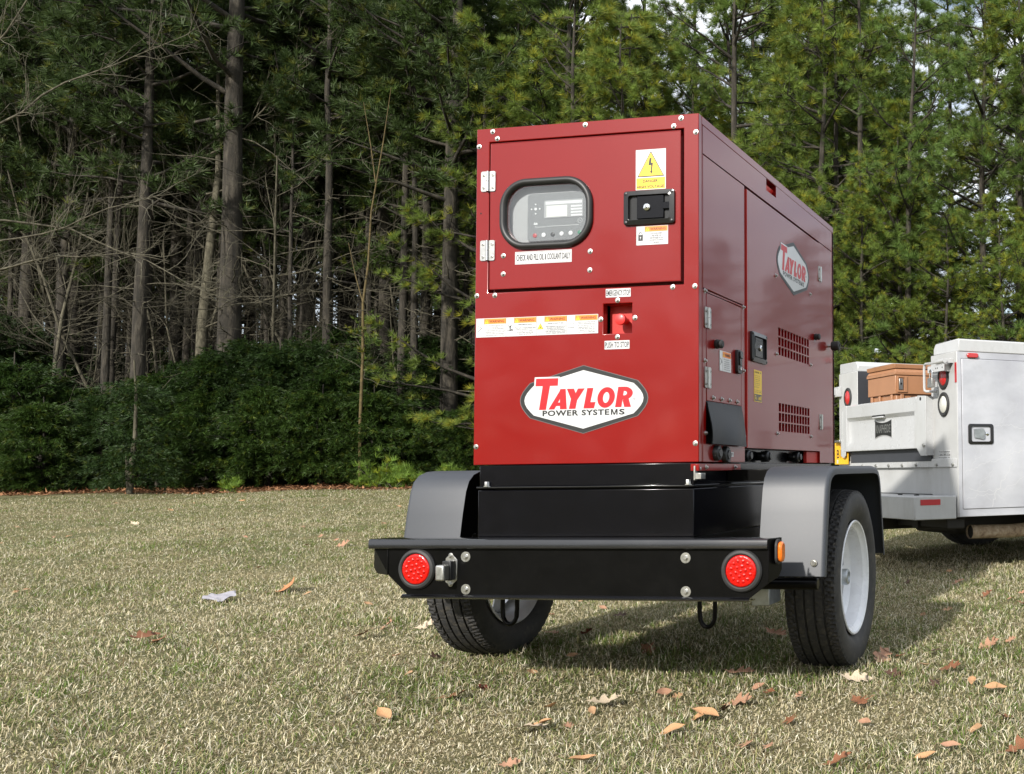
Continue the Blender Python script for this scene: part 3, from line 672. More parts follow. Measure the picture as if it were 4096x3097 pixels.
# lamps
def tail_lamp(u, v, parent):
    MB(REAR, 'rubber').lathe([(.073, yb-.001), (.0735, yb+.006), (.069, yb+.013), (.061, yb+.016), (.0565, yb+.013), (.055, yb+.002), (.02, yb+.001)], (u, v, 0), n=48).build('lamp_gasket', parent)
    l = MB(REAR, 'red_lens').lathe([(.0555, yb+.001), (.0553, yb+.010), (.053, yb+.0135), (.047, yb+.0145), (.03, yb+.0148), (.0001, yb+.0149)], (u, v, 0), n=48)
    for r_, n2, r0 in ((0, 1, .007), (.018, 6, .0075), (.036, 12, .0072)):
        for k in range(n2):
            a = 2*PI*k/n2+.26; l.lathe([(r0, yb+.0135), (r0*.8, yb+.0165), (r0*.4, yb+.018), (.0001, yb+.0184)], (u+r_*math.cos(a), v+r_*math.sin(a), 0), n=10)
    l.build('tail_lamp', parent, angle=60)
tail_lamp(-.119, .4985, bp_); tail_lamp(1.118, .4975, bp_)
MB(Frame((1.2325, -.100, 0), (0, 1, 0), (0, 0, 1), (1, 0, 0)), 'rubber').prism(rrect(-.026, .030, .516, .603, .026, 6), -.006, .003).build('lamp_gasket', bp_, .002)
MB(Frame((1.2325, -.100, 0), (0, 1, 0), (0, 0, 1), (1, 0, 0)), 'amber_lens').prism(rrect(-.020, .024, .524, .594, .020, 6), .002, .018).build('marker_lamp', bp_, .006)
MB(REAR, 'amber_lens').lathe([(.014, .10), (.015, .137), (.011, .142), (.0001, .144)], (-.272, .549, 0), n=20).build('marker_lamp', bp_)
# licence lamp
MB(REAR, 'zinc').prism([(-.006, .452), (.013, .440), (.020, .440), (.036, .456), (.040, .460), (.040, .532), (.020, .553), (.012, .553), (-.006, .537)], yb, yb+.003).build('lamp_bracket', bp_, .001)
MB(REAR, 'black_plastic').box(-.001, .033, .460, .530, yb+.003, yb+.030).build('lamp_body', bp_, .003)
MB(REAR, 'zinc_dull').box(-.004, .030, .462, .518, yb+.030, yb+.066).build('licence_lamp', bp_, .006, 3)
for v in (.445, .547): put(SCR, 'screw', bp_, REAR, .016, v, yb+.003)
BW = screw_mesh(REAR, .0125, 'bolt', 'zinc', washer=.0185)
for u, v in ((.073, .543), (.075, .4265), (.913, .541), (.914, .425)): put(BW, 'bolt', bp_, REAR, u, v, yb)

# ---------------------------------------------------------------- fenders
def fender(x0, x1, outer):
    prof = [(.150, .448), (.158, .50), (.190, .68), (.210, .77), (.230, .812), (.262, .838), (.305, .851), (.36, .8545), (.98, .8545), (1.045, .849), (1.085, .835), (1.115, .805), (1.135, .76), (1.17, .60), (1.205, .448)]
    mb = MB(TOPF, 'fender_paint'); t = .004
    N = len(prof); nr = []
    for i in range(N):
        a, c = prof[max(i-1, 0)], prof[min(i+1, N-1)]; d = Vector((c[0]-a[0], c[1]-a[1])).normalized(); nr.append(Vector((-d.y, d.x)))
    rnd = .016; xs = []
    sgn = 1 if outer > (x0+x1)/2 else -1; inn = x0 if sgn > 0 else x1; out = x1 if sgn > 0 else x0
    cs = [(inn, 0)]+[(out-sgn*rnd+sgn*rnd*math.sin(a), -rnd*(1-math.cos(a))) for a in [0, PI/8, PI/4, 3*PI/8, PI/2]]+[(out, -.032)]
    full = cs+[(x-(sgn*t if k > 2 else 0), off-(t if k < 3 else 0)) for k, (x, off) in reversed(list(enumerate(cs)))]
    vs = []; M = len(full)
    for i in range(N):
        for x, off in full: q = Vector(prof[i])+nr[i]*off; vs.append((x, q.x, q.y))
    fs = [(i*M+k, i*M+(k+1) % M, (i+1)*M+(k+1) % M, (i+1)*M+k) for i in range(N-1) for k in range(M)]
    if sgn < 0: fs = [tuple(reversed(f)) for f in fs]
    mb.add(vs, fs)
    # inner web closing the fender towards the chassis
    xi = inn
    web = [(y, z) for y, z in prof]
    wb = MB(Frame((xi, 0, 0), (0, 1, 0), (0, 0, 1), (1, 0, 0)), 'black_satin').prism([(y, z-.003) for y, z in prof]+[(1.10, .60), (.26, .60)], -.0015 if sgn < 0 else .0, .0015 if sgn > 0 else 0.)
    wb.build('fender_web', T)
    fo = mb.build('fender', T, angle=50); bm = bmesh.new(); bm.from_mesh(fo.data); bmesh.ops.recalc_face_normals(bm, faces=bm.faces); bm.to_mesh(fo.data); bm.free()
    return fo
fR = fender(1.070, 1.325, 1.325); fL = fender(-.425, -.170, -.425)
for xa, xb in ((.882, 1.072), (-.172, .02)):
    for ya in (.33, 1.0): MB(TOPF, 'black_satin').box(xa, xb, ya, ya+.07, .80, .845).build('fender_bracket', T, .002)
for x in (1.285, -.385):
    bm_ = MB(REAR, 'zinc').lathe([(.013, 0), (.013, .002), (.0085, .0022), (.0085, .008)], (x, .497, -.152), n=20); bm_.build('fender_bolt', T)
for x0, x1 in ((1.06, 1.295), (-.395, -.15)):
    MB(TOPF, 'black_satin').tube([(x0, .175, .418), (x1, .175, .418)], .0215, 16).build('fender_stay', T, .003)
for xa, xb in ((.86, 1.10), (-.2, .05)): MB(TOPF, 'black_satin').box(xa, xb, .16, .19, .40, .44).build('stay_arm', T)

# ---------------------------------------------------------------- wheels
TR, TWD = .371, .222
def tyre_mesh(Rr, W, name='tyre', na=420, rim=.242):
    sp = []      # (axial, radius, tread flag)
    hw = W/2
    crown = [(-.94, -.020), (-.86, -.010), (-.72, -.004), (-.60, -.0015)]
    body = [(-hw*.74, rim-.006), (-hw*.80, rim+.006), (-hw*.93, rim+.030), (-hw*1.0, rim+.062), (-hw*.985, Rr-.040), (-hw*.955, Rr-.026), (-hw*.93, Rr-.020)]
    tread = []
    gr = (-.52, -.18, .18, .52)
    xs = sorted({-.90, -.80, -.68, -.60}|{.60, .68, .80, .90}|{g+d for g in gr for d in (-.042, -.036, .036, .042)}|{-.35, 0, .35})
    for x in xs:
        depth = .009 if any(abs(x-g) < .037 for g in gr) else 0
        tread.append((x*hw, Rr-.010*abs(x)**3-depth, 1 if abs(x) > .56 else 2))
    P = [(a, r, 0) for a, r in body]+tread+[(-a, r, 0) for a, r in reversed(body)]
    K = len(P); A = np.arange(na)*2*PI/na
    V = np.zeros((na, K, 3))
    for k, (x, r, fl) in enumerate(P):
        rr = np.full(na, r)
        if fl == 1:
            ph = (np.arange(na)+int(abs(x)/hw*26)) % 7; rr = np.where(ph < 2, r-.0065, r)
        elif fl == 2 and abs(x/hw) < .5 and all(abs(x/hw-g) > .04 for g in gr):
            ph = (np.arange(na)+int(x/hw*20)+40) % 14; rr = np.where(ph < 1, r-.004, r)
        V[:, k, 0] = x; V[:, k, 1] = rr*np.cos(A); V[:, k, 2] = rr*np.sin(A)
    V = V.reshape(-1, 3); F = []
    for i in range(na):
        j = (i+1) % na
        for k in range(K-1): F.append((i*K+k, i*K+k+1, j*K+k+1, j*K+k))
    me = bpy.data.meshes.new(name); me.from_pydata(V.tolist(), [], F)
    me.materials.append(MATS['tyre_tread']); me.materials.append(MATS['tyre_side'])
    nb = len(body)
    me.polygons.foreach_set('material_index', [0 if nb-1 <= (f % (K-1)) < K-nb else 1 for f in range(len(F))])
    me.polygons.foreach_set('use_smooth', [True]*len(F)); me.set_sharp_from_angle(angle=R(30)); me.update(); return me
def rim_mesh(rim=.240, W=.19, name='rim', nh=8):
    """+x is the outer face"""
    hw = W/2; fr = Frame((0, 0, 0), (0, 1, 0), (0, 0, 1), (1, 0, 0)); mb = MB(fr, 'rim_paint')
    pr = [(rim-.006, -hw-.004), (rim, -hw), (rim-.004, -hw+.008), (rim-.018, -hw+.016), (rim-.030, -hw+.05), (rim-.030, hw-.05), (rim-.018, hw-.016), (rim-.004, hw-.008), (rim, hw), (rim-.004, hw+.004), (rim-.010, hw+.002), (rim-.014, hw-.008), (rim-.030, hw-.018), (rim-.040, hw-.05), (rim-.042, .0), (rim-.042, -hw+.05), (rim-.030, -hw+.018), (rim-.012, -hw+.004), (rim-.006, -hw-.004)]
    n = 64; vs = [fr.p(r*math.cos(2*PI*i/n), r*math.sin(2*PI*i/n), h) for r, h in pr for i in range(n)]
    fs = [(j*n+i, j*n+(i+1) % n, (j+1)*n+(i+1) % n, (j+1)*n+i) for j in range(len(pr)-1) for i in range(n)]
    mb.add(vs, fs)
    # dished disc with spoke windows: polar grid
    rad = [(.036, .012), (.075, .014), (.095, .006), (.115, -.004), (.170, .002), (rim-.041, .026)]
    na = 96; vs = []
    for side in (0, -.006):
        for r, h in rad:
            for i in range(na): vs.append(fr.p(r*math.cos(2*PI*i/na), r*math.sin(2*PI*i/na), h+side))
    fs = []; o = len(rad)*na; per = na//nh
    def solid(j, i):
        if j < 0 or j >= len(rad)-1: return False
        i %= na
        return not (j == 3 and 3 <= (i % per) < per-3)
    for j in range(len(rad)-1):
        for i in range(na):
            if not solid(j, i): continue
            a, b2, c, d = j*na+i, j*na+(i+1) % na, (j+1)*na+(i+1) % na, (j+1)*na+i
            fs += [(a, d, c, b2), (o+a, o+b2, o+c, o+d)]
            if not solid(j, i-1): fs.append((a, o+a, o+d, d))
            if not solid(j, i+1): fs.append((b2, c, o+c, o+b2))
            if not solid(j-1, i): fs.append((a, b2, o+b2, o+a))
            if not solid(j+1, i): fs.append((d, o+d, o+c, c))
    mb.add(vs, fs)
    return mb.mesh(name, angle=40)
TM, RM = tyre_mesh(TR, TWD), rim_mesh()
def wheel(x, y, z, outward, parent, hub='galvanized'):
    w = MB(SIDE, 'zinc_dull'); w.fr = Frame((x, y, z), (0, outward, 0), (0, 0, 1), (outward, 0, 0))
    w.lathe([(.034, .0), (.034, .060), (.031, .066), (.022, .068), (.020, .060), (.0001, .058)], (0, 0, 0), n=28, m=hub)
    w.lathe([(.075, -.05), (.075, -.008), (.05, -.006)], (0, 0, 0), n=28, m='black_satin')
    w = w.build('wheel', parent)
    k = BASE[rootof(parent).name]
    t = place(TM, 'tyre', w, loc=(x-k[0], y-k[1], z-k[2])); r = place(RM, 'rim', w, loc=(x-k[0], y-k[1], z-k[2]))
    t.rotation_euler = (0, 0, 0 if outward > 0 else PI); r.rotation_euler = (0, 0, 0 if outward > 0 else PI)
    for i in range(5):
        a = 2*PI*i/5+.3; n = MB(Frame((x, y, z), (0, outward, 0), (0, 0, 1), (outward, 0, 0)), 'zinc').lathe([(.010, .010), (.010, .026), (.006, .030)], (.056*math.cos(a), .056*math.sin(a), 0), n=6)
        n.build('lug_nut', w)
    return w
wheel(1.200, .74, .385, 1, T); wheel(-.380, .76, .405, -1, T)
# ================================================================ SERVICE TRUCK (local X = forward, Y = away from the viewer, Z = up)
TK = thing('service_truck', 'white utility truck with a service body, seen from its tail behind the red generator', 'truck', (1.325, 3.6, 0), math.atan2(.634, .772), local=True)
BW_ = 1.98; CBW = .372        # body width, side compartment width
TC, TZ = (1.325, 3.6), 0
# near compartment box
MB(TOPF, 'white_dusty').box(.0, 2.50, .006, CBW, .497, 1.655).build('side_compartment', TK, .004)
MB(TSIDE, 'mural_paint').plate(.004, 2.498, .500, 1.653, [(.030, .82, .548, 1.607), (.86, 1.62, .80, 1.607), (1.66, 2.46, .548, 1.607)], -.0055, 0).build('side_panel', TK)
for a0, a1, c0 in ((.034, .816, .552), (.864, 1.616, .804), (1.664, 2.456, .552)):
    d_ = MB(TSIDE, 'mural_paint').box(a0, a1, c0, 1.603, -.005, .006).build('compartment_door', TK, .004)
    h = Frame((a0+.045, 0, 0), (1, 0, 0), (0, 0, 1), (0, -1, 0))
    f = rrect(0, .208, 1.003, 1.146, .018, 4); g = rrect(.024, .184, 1.022, 1.127, .014, 4); n = len(f); vs = []
    for q in f: vs += [h.p(*q, .006), h.p(*q, .013)]
    for q in g: vs += [h.p(*q, .015), h.p(*q, -.002)]
    fs = []
    for i in range(n):
        j = (i+1) % n; fs += [(2*i, 2*j, 2*j+1, 2*i+1), (2*i+1, 2*j+1, 2*n+2*j, 2*n+2*i), (2*n+2*i, 2*n+2*j, 2*n+2*j+1, 2*n+2*i+1)]
    fs.append(tuple(2*n+2*i+1 for i in range(n)))
    MB(h, 'black_lock').add(vs, fs).build('door_latch', d_, .0015)
    MB(h, 'galvanized').add([h.p(*q) for q in ((.046, 1.108, .014), (.115, 1.116, .024), (.128, 1.100, .021), (.128, 1.050, .021), (.118, 1.038, .016), (.052, 1.048, .014))]+[h.p(*q) for q in ((.046, 1.108, .0), (.115, 1.116, .0), (.128, 1.100, .0), (.128, 1.050, .0), (.118, 1.038, .0), (.052, 1.048, .0))],
        [(0, 5, 4, 3, 2, 1), (6, 0, 1, 7), (7, 1, 2, 8), (8, 2, 3, 9), (9, 3, 4, 10), (10, 4, 5, 11), (11, 5, 0, 6)]).build('latch_handle', d_)
    MB(h, 'chrome').lathe([(.013, .0), (.013, .010), (.010, .012), (.0001, .0125)], (.157, 1.077, 0), n=20).box(.1555, .1585, 1.071, 1.083, .0126, .013, 'dark_cavity').build('key_lock', d_)
# lightning of the mural: thin airbrushed streaks
ltn = MB(TSIDE, 'white_vinyl'); rr = random.Random(5)
def bolt(a, z, ang, ln, wd, dep=0):
    pts = [(a, z)]; n = int(ln/.018)
    for i in range(n):
        an = ang+rr.uniform(-.9, .9); a += .018*math.cos(an); z += .018*math.sin(an); pts.append((a, z))
        if dep < 3 and rr.random() < .10: bolt(a, z, ang+rr.choice((-1, 1))*rr.uniform(.4, 1.0), ln*.4, wd*.6, dep+1)
    for (p0, p1) in zip(pts, pts[1:]):
        if not (.040 < p0[0] < .812 and .040 < p1[0] < .812): continue
        d = Vector((p1[0]-p0[0], p1[1]-p0[1])).normalized(); nn = Vector((-d.y, d.x))*wd
        ltn.add([TSIDE.p(p0[0]-nn.x, p0[1]-nn.y, .0066), TSIDE.p(p1[0]-nn.x, p1[1]-nn.y, .0066), TSIDE.p(p1[0]+nn.x, p1[1]+nn.y, .0066), TSIDE.p(p0[0]+nn.x, p0[1]+nn.y, .0066)], [(0, 1, 2, 3)])
bolt(.27, .56, 1.0, .42, .0017); bolt(.05, .80, .35, .75, .0012); bolt(.08, .70, .2, .6, .0010); bolt(.40, .93, .25, .4, .0012); bolt(.06, .62, .1, .3, .0009); bolt(.3, 1.12, .1, .5, .0009)
ltn.build('lightning_art', TK)
def lid(b0, b1, nm):
    mb = MB(TOPF, 'white_paint'); s = 1 if b0 < 1 else -1
    pr = [(b0-.006, 1.652), (b0-.006, 1.738), (b0+.02 if 0 else b0+.0, 1.742), (b1, 1.742), (b1+.006, 1.738), (b1+.006, 1.652)] 
    if s > 0: pr = [(b0-.006, 1.654), (b0-.006, 1.738), (b0+.006, 1.744), (b1-.05, 1.738), (b1-.02, 1.700), (b1-.02, 1.656)]
    else: pr = [(b0+.02, 1.656), (b0+.02, 1.70), (b0+.05, 1.738), (b1-.006, 1.744), (b1+.006, 1.738), (b1+.006, 1.654)]
    n = len(pr); mb.add([(a, y, z) for a in (.012, 2.5) for y, z in pr], [tuple(range(n)), tuple(reversed(range(n, 2*n)))]+[(i, n+i, n+(i+1) % n, (i+1) % n) for i in range(n)])
    o = mb.build(nm, TK, .006); bm = bmesh.new(); bm.from_mesh(o.data); bmesh.ops.recalc_face_normals(bm, faces=bm.faces); bm.to_mesh(o.data); bm.free()
lid(0, CBW, 'compartment_lid'); lid(BW_-CBW, BW_, 'compartment_lid')
MB(TOPF, 'white_dusty').box(.0, 2.50, BW_-CBW+.006, BW_, .497, 1.655).build('side_compartment', TK, .004)
MB(TOPF, 'bed_liner').box(.003, 2.497, BW_-CBW, BW_-CBW+.005, .92, 1.653).build('bed_wall', TK)
MB(TOPF, 'white_dusty').box(.02, 2.47, CBW+.001, BW_-CBW-.001, .86, .93).build('bed_floor', TK)
MB(TOPF, 'white_dusty').box(2.44, 2.50, CBW+.001, BW_-CBW-.001, .931, 1.65).build('bed_front', TK)
mk = MB(TSIDE, 'red_lens_dull').prism(rrect(.076, .168, 1.610, 1.644, .015, 4), .0, .020); mk.build('marker_lamp', TK, .006)
# rear faces of the compartments, lamps (u = -b)
def lamp(b, z, rw, rh, m, nm, parent=TK, in_=.58):
    fr = TREAR; g = MB(fr, 'rubber'); n = 36; vs = []; pr = [(1, 0), (1.0, .008), (.9, .014), (.72, .012), (.68, .004)]
    for k, h in pr:
        for i in range(n): a = 2*PI*i/n; vs.append(fr.p(-b+rw*k*math.cos(a), z+rh*k*math.sin(a), h))
    g.add(vs, [(j*n+i, j*n+(i+1) % n, (j+1)*n+(i+1) % n, (j+1)*n+i) for j in range(len(pr)-1) for i in range(n)]); g.build('lamp_gasket', parent)
    g = MB(fr, m); vs = []; pr = [(.70, .003), (.68, .010), (.55, .016), (.3, .019), (.02, .020)]
    for k, h in pr:
        for i in range(n): a = 2*PI*i/n; vs.append(fr.p(-b+rw*k*math.cos(a), z+rh*k*math.sin(a), h))
    g.add(vs, [(j*n+i, j*n+(i+1) % n, (j+1)*n+(i+1) % n, (j+1)*n+i) for j in range(len(pr)-1) for i in range(n)]+[tuple(range((len(pr)-1)*n, len(pr)*n))]); return g.build(nm, parent)
lamp(.186, 1.488, .074, .090, 'red_lens_dull', 'tail_lamp'); lamp(.187, 1.291, .076, .088, 'clear_lens', 'reversing_lamp')
lamp(1.795, 1.442, .070, .085, 'red_lens_dull', 'tail_lamp'); lamp(1.785, 1.235, .075, .088, 'clear_lens', 'reversing_lamp')
MB(TREAR, 'red_reflect').box(-.030, -.006, 1.436, 1.577, .0005, .004).build('side_reflector', TK, .001)
# locking arm with its bracket on the near compartment
hb = MB(TREAR, 'white_paint')
P_ = TREAR.p
hb.tube([P_(-.13, 1.585, .075), P_(-.315, 1.590, .075), P_(-.333, 1.580, .075), P_(-.338, 1.56, .075), P_(-.338, 1.42, .075), P_(-.332, 1.398, .075), P_(-.315, 1.390, .072), P_(-.250, 1.388, .02)], .0095, 10)
hb.build('locking_arm', TK); hb = MB(TREAR, 'white_paint')
hb.tube([P_(-.155, 1.588, .075), P_(-.040, 1.590, .075)], .018, 16); hb.build('arm_sleeve', TK)
br = MB(TREAR, 'white_paint').box(-.10, -.05, 1.575, 1.605, 0., .070).box(-.290, -.055, 1.520, 1.568, .070, .0745).box(-.100, -.095, 1.520, 1.57, 0, .0698)
for u in (-.17, -.145, -.08): br.lathe([(.007, .0747), (.0001, .0752)], (u, 1.545, 0), n=12, m='dark_cavity')
br.build('lock_bracket', TK, .0015)
MB(TREAR, 'white_paint').box(-2.03, -1.92, 1.46, 1.545, 0.0, .03).box(-2.05, -1.99, 1.475, 1.53, .03, .055).build('lock_bracket', TK, .003)
# tailgate
tg = MB(TREAR, 'white_paint'); D = .020
def gate_quad(P): return [TREAR.p(-b, z, w) for b, z, w in P]
b0, b1, z0, z1 = .50, 1.79, .985, 1.367; ib0, ib1, iz0, iz1 = .535, 1.70, 1.060, 1.230
prof = [(z0, .02), (z0, .055), (z0+.040, .055), (z0+.080, .030), (1.232, .030), (1.262, .055), (z1-.008, .055), (z1, .045), (z1, .0)]
n = len(prof)
vs = [TREAR.p(-b, z, w) for b in (b0+.03, b1-.075) for z, w in prof]
tg.add(vs, [(i, i+1, n+i+1, n+i) for i in range(n-1)])
for ba, bb in ((b0, b0+.03), (b1-.075, b1)):
    tg.box(-bb, -ba, z0, z1, .0, .056)
tg.box(-b1+.03, -b0-.01, z0+.01, z1-.01, .0, .018)
tg = tg.build('tailgate', TK, .003)
MB(TREAR, 'dark_cavity').box(-1.235, -1.02, 1.252, 1.262, .040, .0562).build('gate_slot', tg)
MB(TREAR, 'white_paint').box(-1.215, -1.035, 1.236, 1.250, .030, .066).build('gate_handle', tg, .004)
eo = []
for k in range(13): a = -1+2*k/12; eo.append((-1.080+a*.150, 1.209+.022*(abs(a)**2)-.006))
ei = []
for k in range(13): a = 1-2*k/12; ei.append((-1.080+a*.150, 1.098-.022*(abs(a)**2)))
em = MB(TREAR, 'white_paint').prism(eo+ei, .030, .034, back=False)
sc_ = lambda pts, k: [(-1.080+(u+1.080)*k, 1.153+(v-1.153)*(k-.02)) for u, v in pts]
em.prism(sc_(eo+ei, .93), .034, .036, 'black_lock', back=False)
em.text('KNAPHEIDE', -1.206, -.954, 1.120, 1.184, .0365, 'zinc_dull', bold=.01); em.build('maker_emblem', tg)
# side plates carrying the gate
MB(TREAR, 'white_paint').prism([(-.500, 1.335), (-.470, 1.372), (-.345, 1.362), (-.345, .930), (-.430, .930), (-.505, 1.000)], .056, .062).build('gate_bracket', TK, .0015)
MB(TREAR, 'white_paint').box(-.372, -.346, .932, 1.36, 0, .056).build('gate_post', TK)
MB(TREAR, 'zinc').lathe([(.016, .062), (.016, .066), (.012, .066), (.012, .076)], (-.375, 1.005, 0), n=6).build('gate_bolt', TK)
MB(TREAR, 'dark_cavity').lathe([(.014, .062), (.0001, .0628)], (-.425, 1.345, 0), n=16).build('latch_hole', TK)
MB(TREAR, 'white_paint').prism([(-1.79, 1.33), (-1.83, 1.30), (-1.83, .95), (-1.78, .93), (-1.74, .95), (-1.74, .985), (-1.79, .985)], .050, .056).build('gate_bracket', TK, .0015)
# gap with bed end, flange with bolts, riser, step
MB(TREAR, 'bed_liner').box(-1.72, -.36, .89, .985, -.01, .015).build('bed_sill', TK)
MB(TREAR, 'white_paint').box(-1.97, -.012, .845, .905, .0, .012).build('rear_flange', TK, .002)
for b in (.055, .285, .59, .81, 1.033, 1.256, 1.5, 1.75): MB(TREAR, 'zinc_dull').lathe([(.015, .012), (.015, .015), (.010, .015), (.010, .023)], (-b, .862, 0), n=6).build('flange_bolt', TK)
MB(TREAR, 'white_dusty').box(-1.97, -.115, .650, .845, -.03, -.012).build('step_riser', TK)
MB(TREAR, 'white_paint').box(-.114, -.012, .497, .8445, -.03, .004).build('corner_plate', TK)
ax = MB(TOPF, 'white_dusty').box(-.345, -.013, .012, 1.97, .486, .646); ax.build('rear_bumper', TK, .006)
MB(TSIDE, 'red_reflect').box(-.300, -.143, .586, .625, -.0118, -.0095).build('bumper_reflector', TK)
for a, c in ((-.17, .55), (-.17, .30)): MB(TOPF, 'dark_cavity').lathe([(.018, .646), (.018, .652), (.010, .653)], (a, c, 0), n=10).build('step_plug', TK)
MB(TREAR, 'plate_yellow').box(-2.005, -1.735, .880, 1.062, .030, .033).text('B16', -1.965, -1.80, .930, 1.005, .0335, 'black_print', bold=.01).text('MS', -1.90, -1.84, 1.02, 1.045, .0335, 'black_print').box(-1.965, -1.935, .888, .918, .0332, .0336, 'white_vinyl').build('licence_plate', TK)
MB(TREAR, 'zinc').box(-1.95, -1.83, 1.066, 1.085, .0, .07).build('plate_lamp', TK, .003)
s = MB(TREAR, 'white_vinyl').box(-.272, -.105, .902, .966, .0002, .001)
s.text('Truck Equipment', -.268, -.110, .945, .962, .0015, 'black_print', bold=.02, res=1).text('1-800-749-3238', -.268, -.110, .923, .940, .0015, 'black_print', bold=.02, res=1).text('Birmingham, AL', -.268, -.110, .905, .918, .0015, 'black_print', bold=.01, res=1).box(-.270, -.107, .9425, .9433, .001, .0015, 'black_print'); s.build('dealer_sticker', TK)
# exhaust, undercarriage, wheels, cab
MB(TOPF, 'rust_pipe').tube([(.236, .25, .375), (.32, .25, .373), (.60, .25, .368), (1.3, .30, .40), (2.2, .5, .5)], .050, 24, caps=False).build('exhaust_pipe', TK)
MB(TOPF, 'dark_cavity').tube([(.25, .25, .375), (.60, .25, .368)], .0465, 20, caps=True).build('pipe_bore', TK)
for b in (.55, 1.37): MB(TOPF, 'chassis').box(-.05, 5.2, b-.04, b+.04, .40, .50).build('chassis_rail', TK)
MB(TOPF, 'chassis').box(-.20, .20, .86, 1.12, .38, .47).box(-.28, -.14, .94, 1.04, .36, .44).build('tow_hitch', TK, .008)
MB(TOPF, 'chassis').box(-.03, .12, .12, 1.86, .41, .484).build('hitch_bar', TK, .01)
MB(TOPF, 'chassis').box(.35, 1.1, .60, 1.3, .33, .46).build('spare_tray', TK, .03)
TK_T = tyre_mesh(.385, .24, 'tyre', na=120, rim=.225)
def twheel(a, y, s):
    z = gz(1.325+.772*a-.634*y, 3.6+.634*a+.772*y)+.37
    w = MB(Frame((a, y, z), (-s, 0, 0), (0, 0, 1), (0, s, 0)), 'chassis').lathe([(.06, .0), (.06, .07), (.04, .08), (.0001, .08)], (0, 0, 0), n=20).build('wheel', TK)
    t = place(TK_T, 'tyre', w, loc=(a, y, z)); t.rotation_euler = (0, 0, PI/2*s)
    r = place(RM, 'rim', w, loc=(a, y, z)); r.rotation_euler = (0, 0, PI/2*s); r.scale = (1, .93, .93)
for a in (1.24, 4.45):
    twheel(a, .16, -1); twheel(a, 1.82, 1)
MB(TOPF, 'chassis').tube([(1.24, .2, .44), (1.24, 1.8, .44)], .05, 12).lathe([(.0001, .30), (.12, .36), (.14, .44), (.12, .52), (.0001, .58)], (1.24, .99, 0), n=16).build('rear_axle', TK)
cab = MB(Frame((0, 0, 0), (1, 0, 0), (0, 0, 1), (0, -1, 0)), 'white_paint')
cab.prism([(2.56, .55), (2.56, 1.55), (2.66, 1.98), (2.82, 2.03), (3.75, 2.01), (3.95, 1.92), (4.40, 1.40), (4.55, 1.36), (5.30, 1.28), (5.42, 1.15), (5.45, .55), (4.92, .55), (4.85, .75), (4.70, .88), (4.45, .93), (4.20, .88), (4.05, .75), (3.98, .55)], -1.90, -.08)
cab = cab.build('cab', TK, .03, 3)
MB(TSIDE, 'panel_dark').prism([(2.72, 1.42), (2.78, 1.88), (3.18, 1.88), (3.18, 1.42)], -.0795, -.075).build('cab_window', cab)
MB(TSIDE, 'panel_dark').prism([(3.26, 1.42), (3.26, 1.88), (3.80, 1.86), (4.22, 1.42)], -.0795, -.075).build('cab_window', cab)
MB(TSIDE, 'black_plastic').box(4.10, 4.30, 1.36, 1.60, -.05, .14).build('door_mirror', cab, .02)
MB(TOPF, 'chassis').box(5.40, 5.58, .15, 1.83, .48, .70).build('front_bumper', TK, .03)
# padlock
th = math.atan2(.634, .772)
def tw(a, b, z): return (1.325+a*math.cos(th)-b*math.sin(th), 3.6+a*math.sin(th)+b*math.cos(th), z)
PL = thing('padlock', 'small steel padlock hanging from the bracket over the near red tail lamp of the truck', 'padlock', tw(-.083, .225, 1.452), th, local=True)
fr = Frame((0, 0, 0), (0, -1, 0), (0, 0, 1), (-1, 0, 0))
MB(fr, 'zinc_dull').prism(rrect(-.033, .033, -.040, .028, .006, 3), -.013, .013).build('lock_body', PL, .003)
for k in range(3): MB(fr, 'zinc').box(-.034, .034, -.036+k*.006, -.033+k*.006, -.0135, .0142).build('lock_plate', PL)
MB(fr, 'chrome').tube([(-.0, -.018, .028), (-.0, -.018, .070)]+[(0, -.018*math.cos(PI*k/8), .070+.018*math.sin(PI*k/8)) for k in range(1, 8)]+[(0, .018, .070), (0, .018, .028)], .0048, 10).build('shackle', PL)
# brown job-site chest in the bed
CH = thing('tool_chest', 'brown steel job site chest with a peaked lid standing in the bed of the truck', 'tool chest', tw(.03, .985, .93), th, local=True)
f1 = Frame((0, 0, 0), (1, 0, 0), (0, 0, 1), (0, -1, 0))   # near face, u along the truck
f2 = Frame((0, 0, 0), (0, -1, 0), (0, 0, 1), (-1, 0, 0))  # tail face, u = -b
LN, WD = 1.15, .480
MB(TOPF, 'chest_paint').box(.014, LN-.014, .014, WD-.014, .06, .492).build('chest_body', CH, .005)
MB(TOPF, 'chest_paint').box(-.004, LN+.004, -.004, WD+.004, .492, .640).build('chest_rim', CH, .005)
ld = MB(TOPF, 'chest_paint')
def slab(x0, x1, y0, y1, z0, X0, X1, Y0, Y1, z1): ld.add([(x0, y0, z0), (x1, y0, z0), (x1, y1, z0), (x0, y1, z0), (X0, Y0, z1), (X1, Y0, z1), (X1, Y1, z1), (X0, Y1, z1)], [(3, 2, 1, 0), (4, 5, 6, 7), (0, 1, 5, 4), (1, 2, 6, 5), (2, 3, 7, 6), (3, 0, 4, 7)])
slab(-.012, LN+.012, -.012, WD+.012, .6415, -.012, LN+.012, -.012, WD+.012, .664)
slab(-.012, LN+.012, -.012, WD+.012, .664, .006, LN-.006, .006, WD-.006, .694)
slab(-.006, LN+.006, -.006, WD+.006, .694, -.012, LN+.012, -.012, WD+.012, .726)
slab(-.012, LN+.012, -.012, WD+.012, .7262, .02, LN-.02, .08, WD-.08, .738)
ld.build('chest_lid', CH, .003)
MB(f1, 'chest_paint').plate(.012, .10, .505, .630, [(.022, .074, .520, .620)], .004, .012).build('lock_surround', CH, .002)
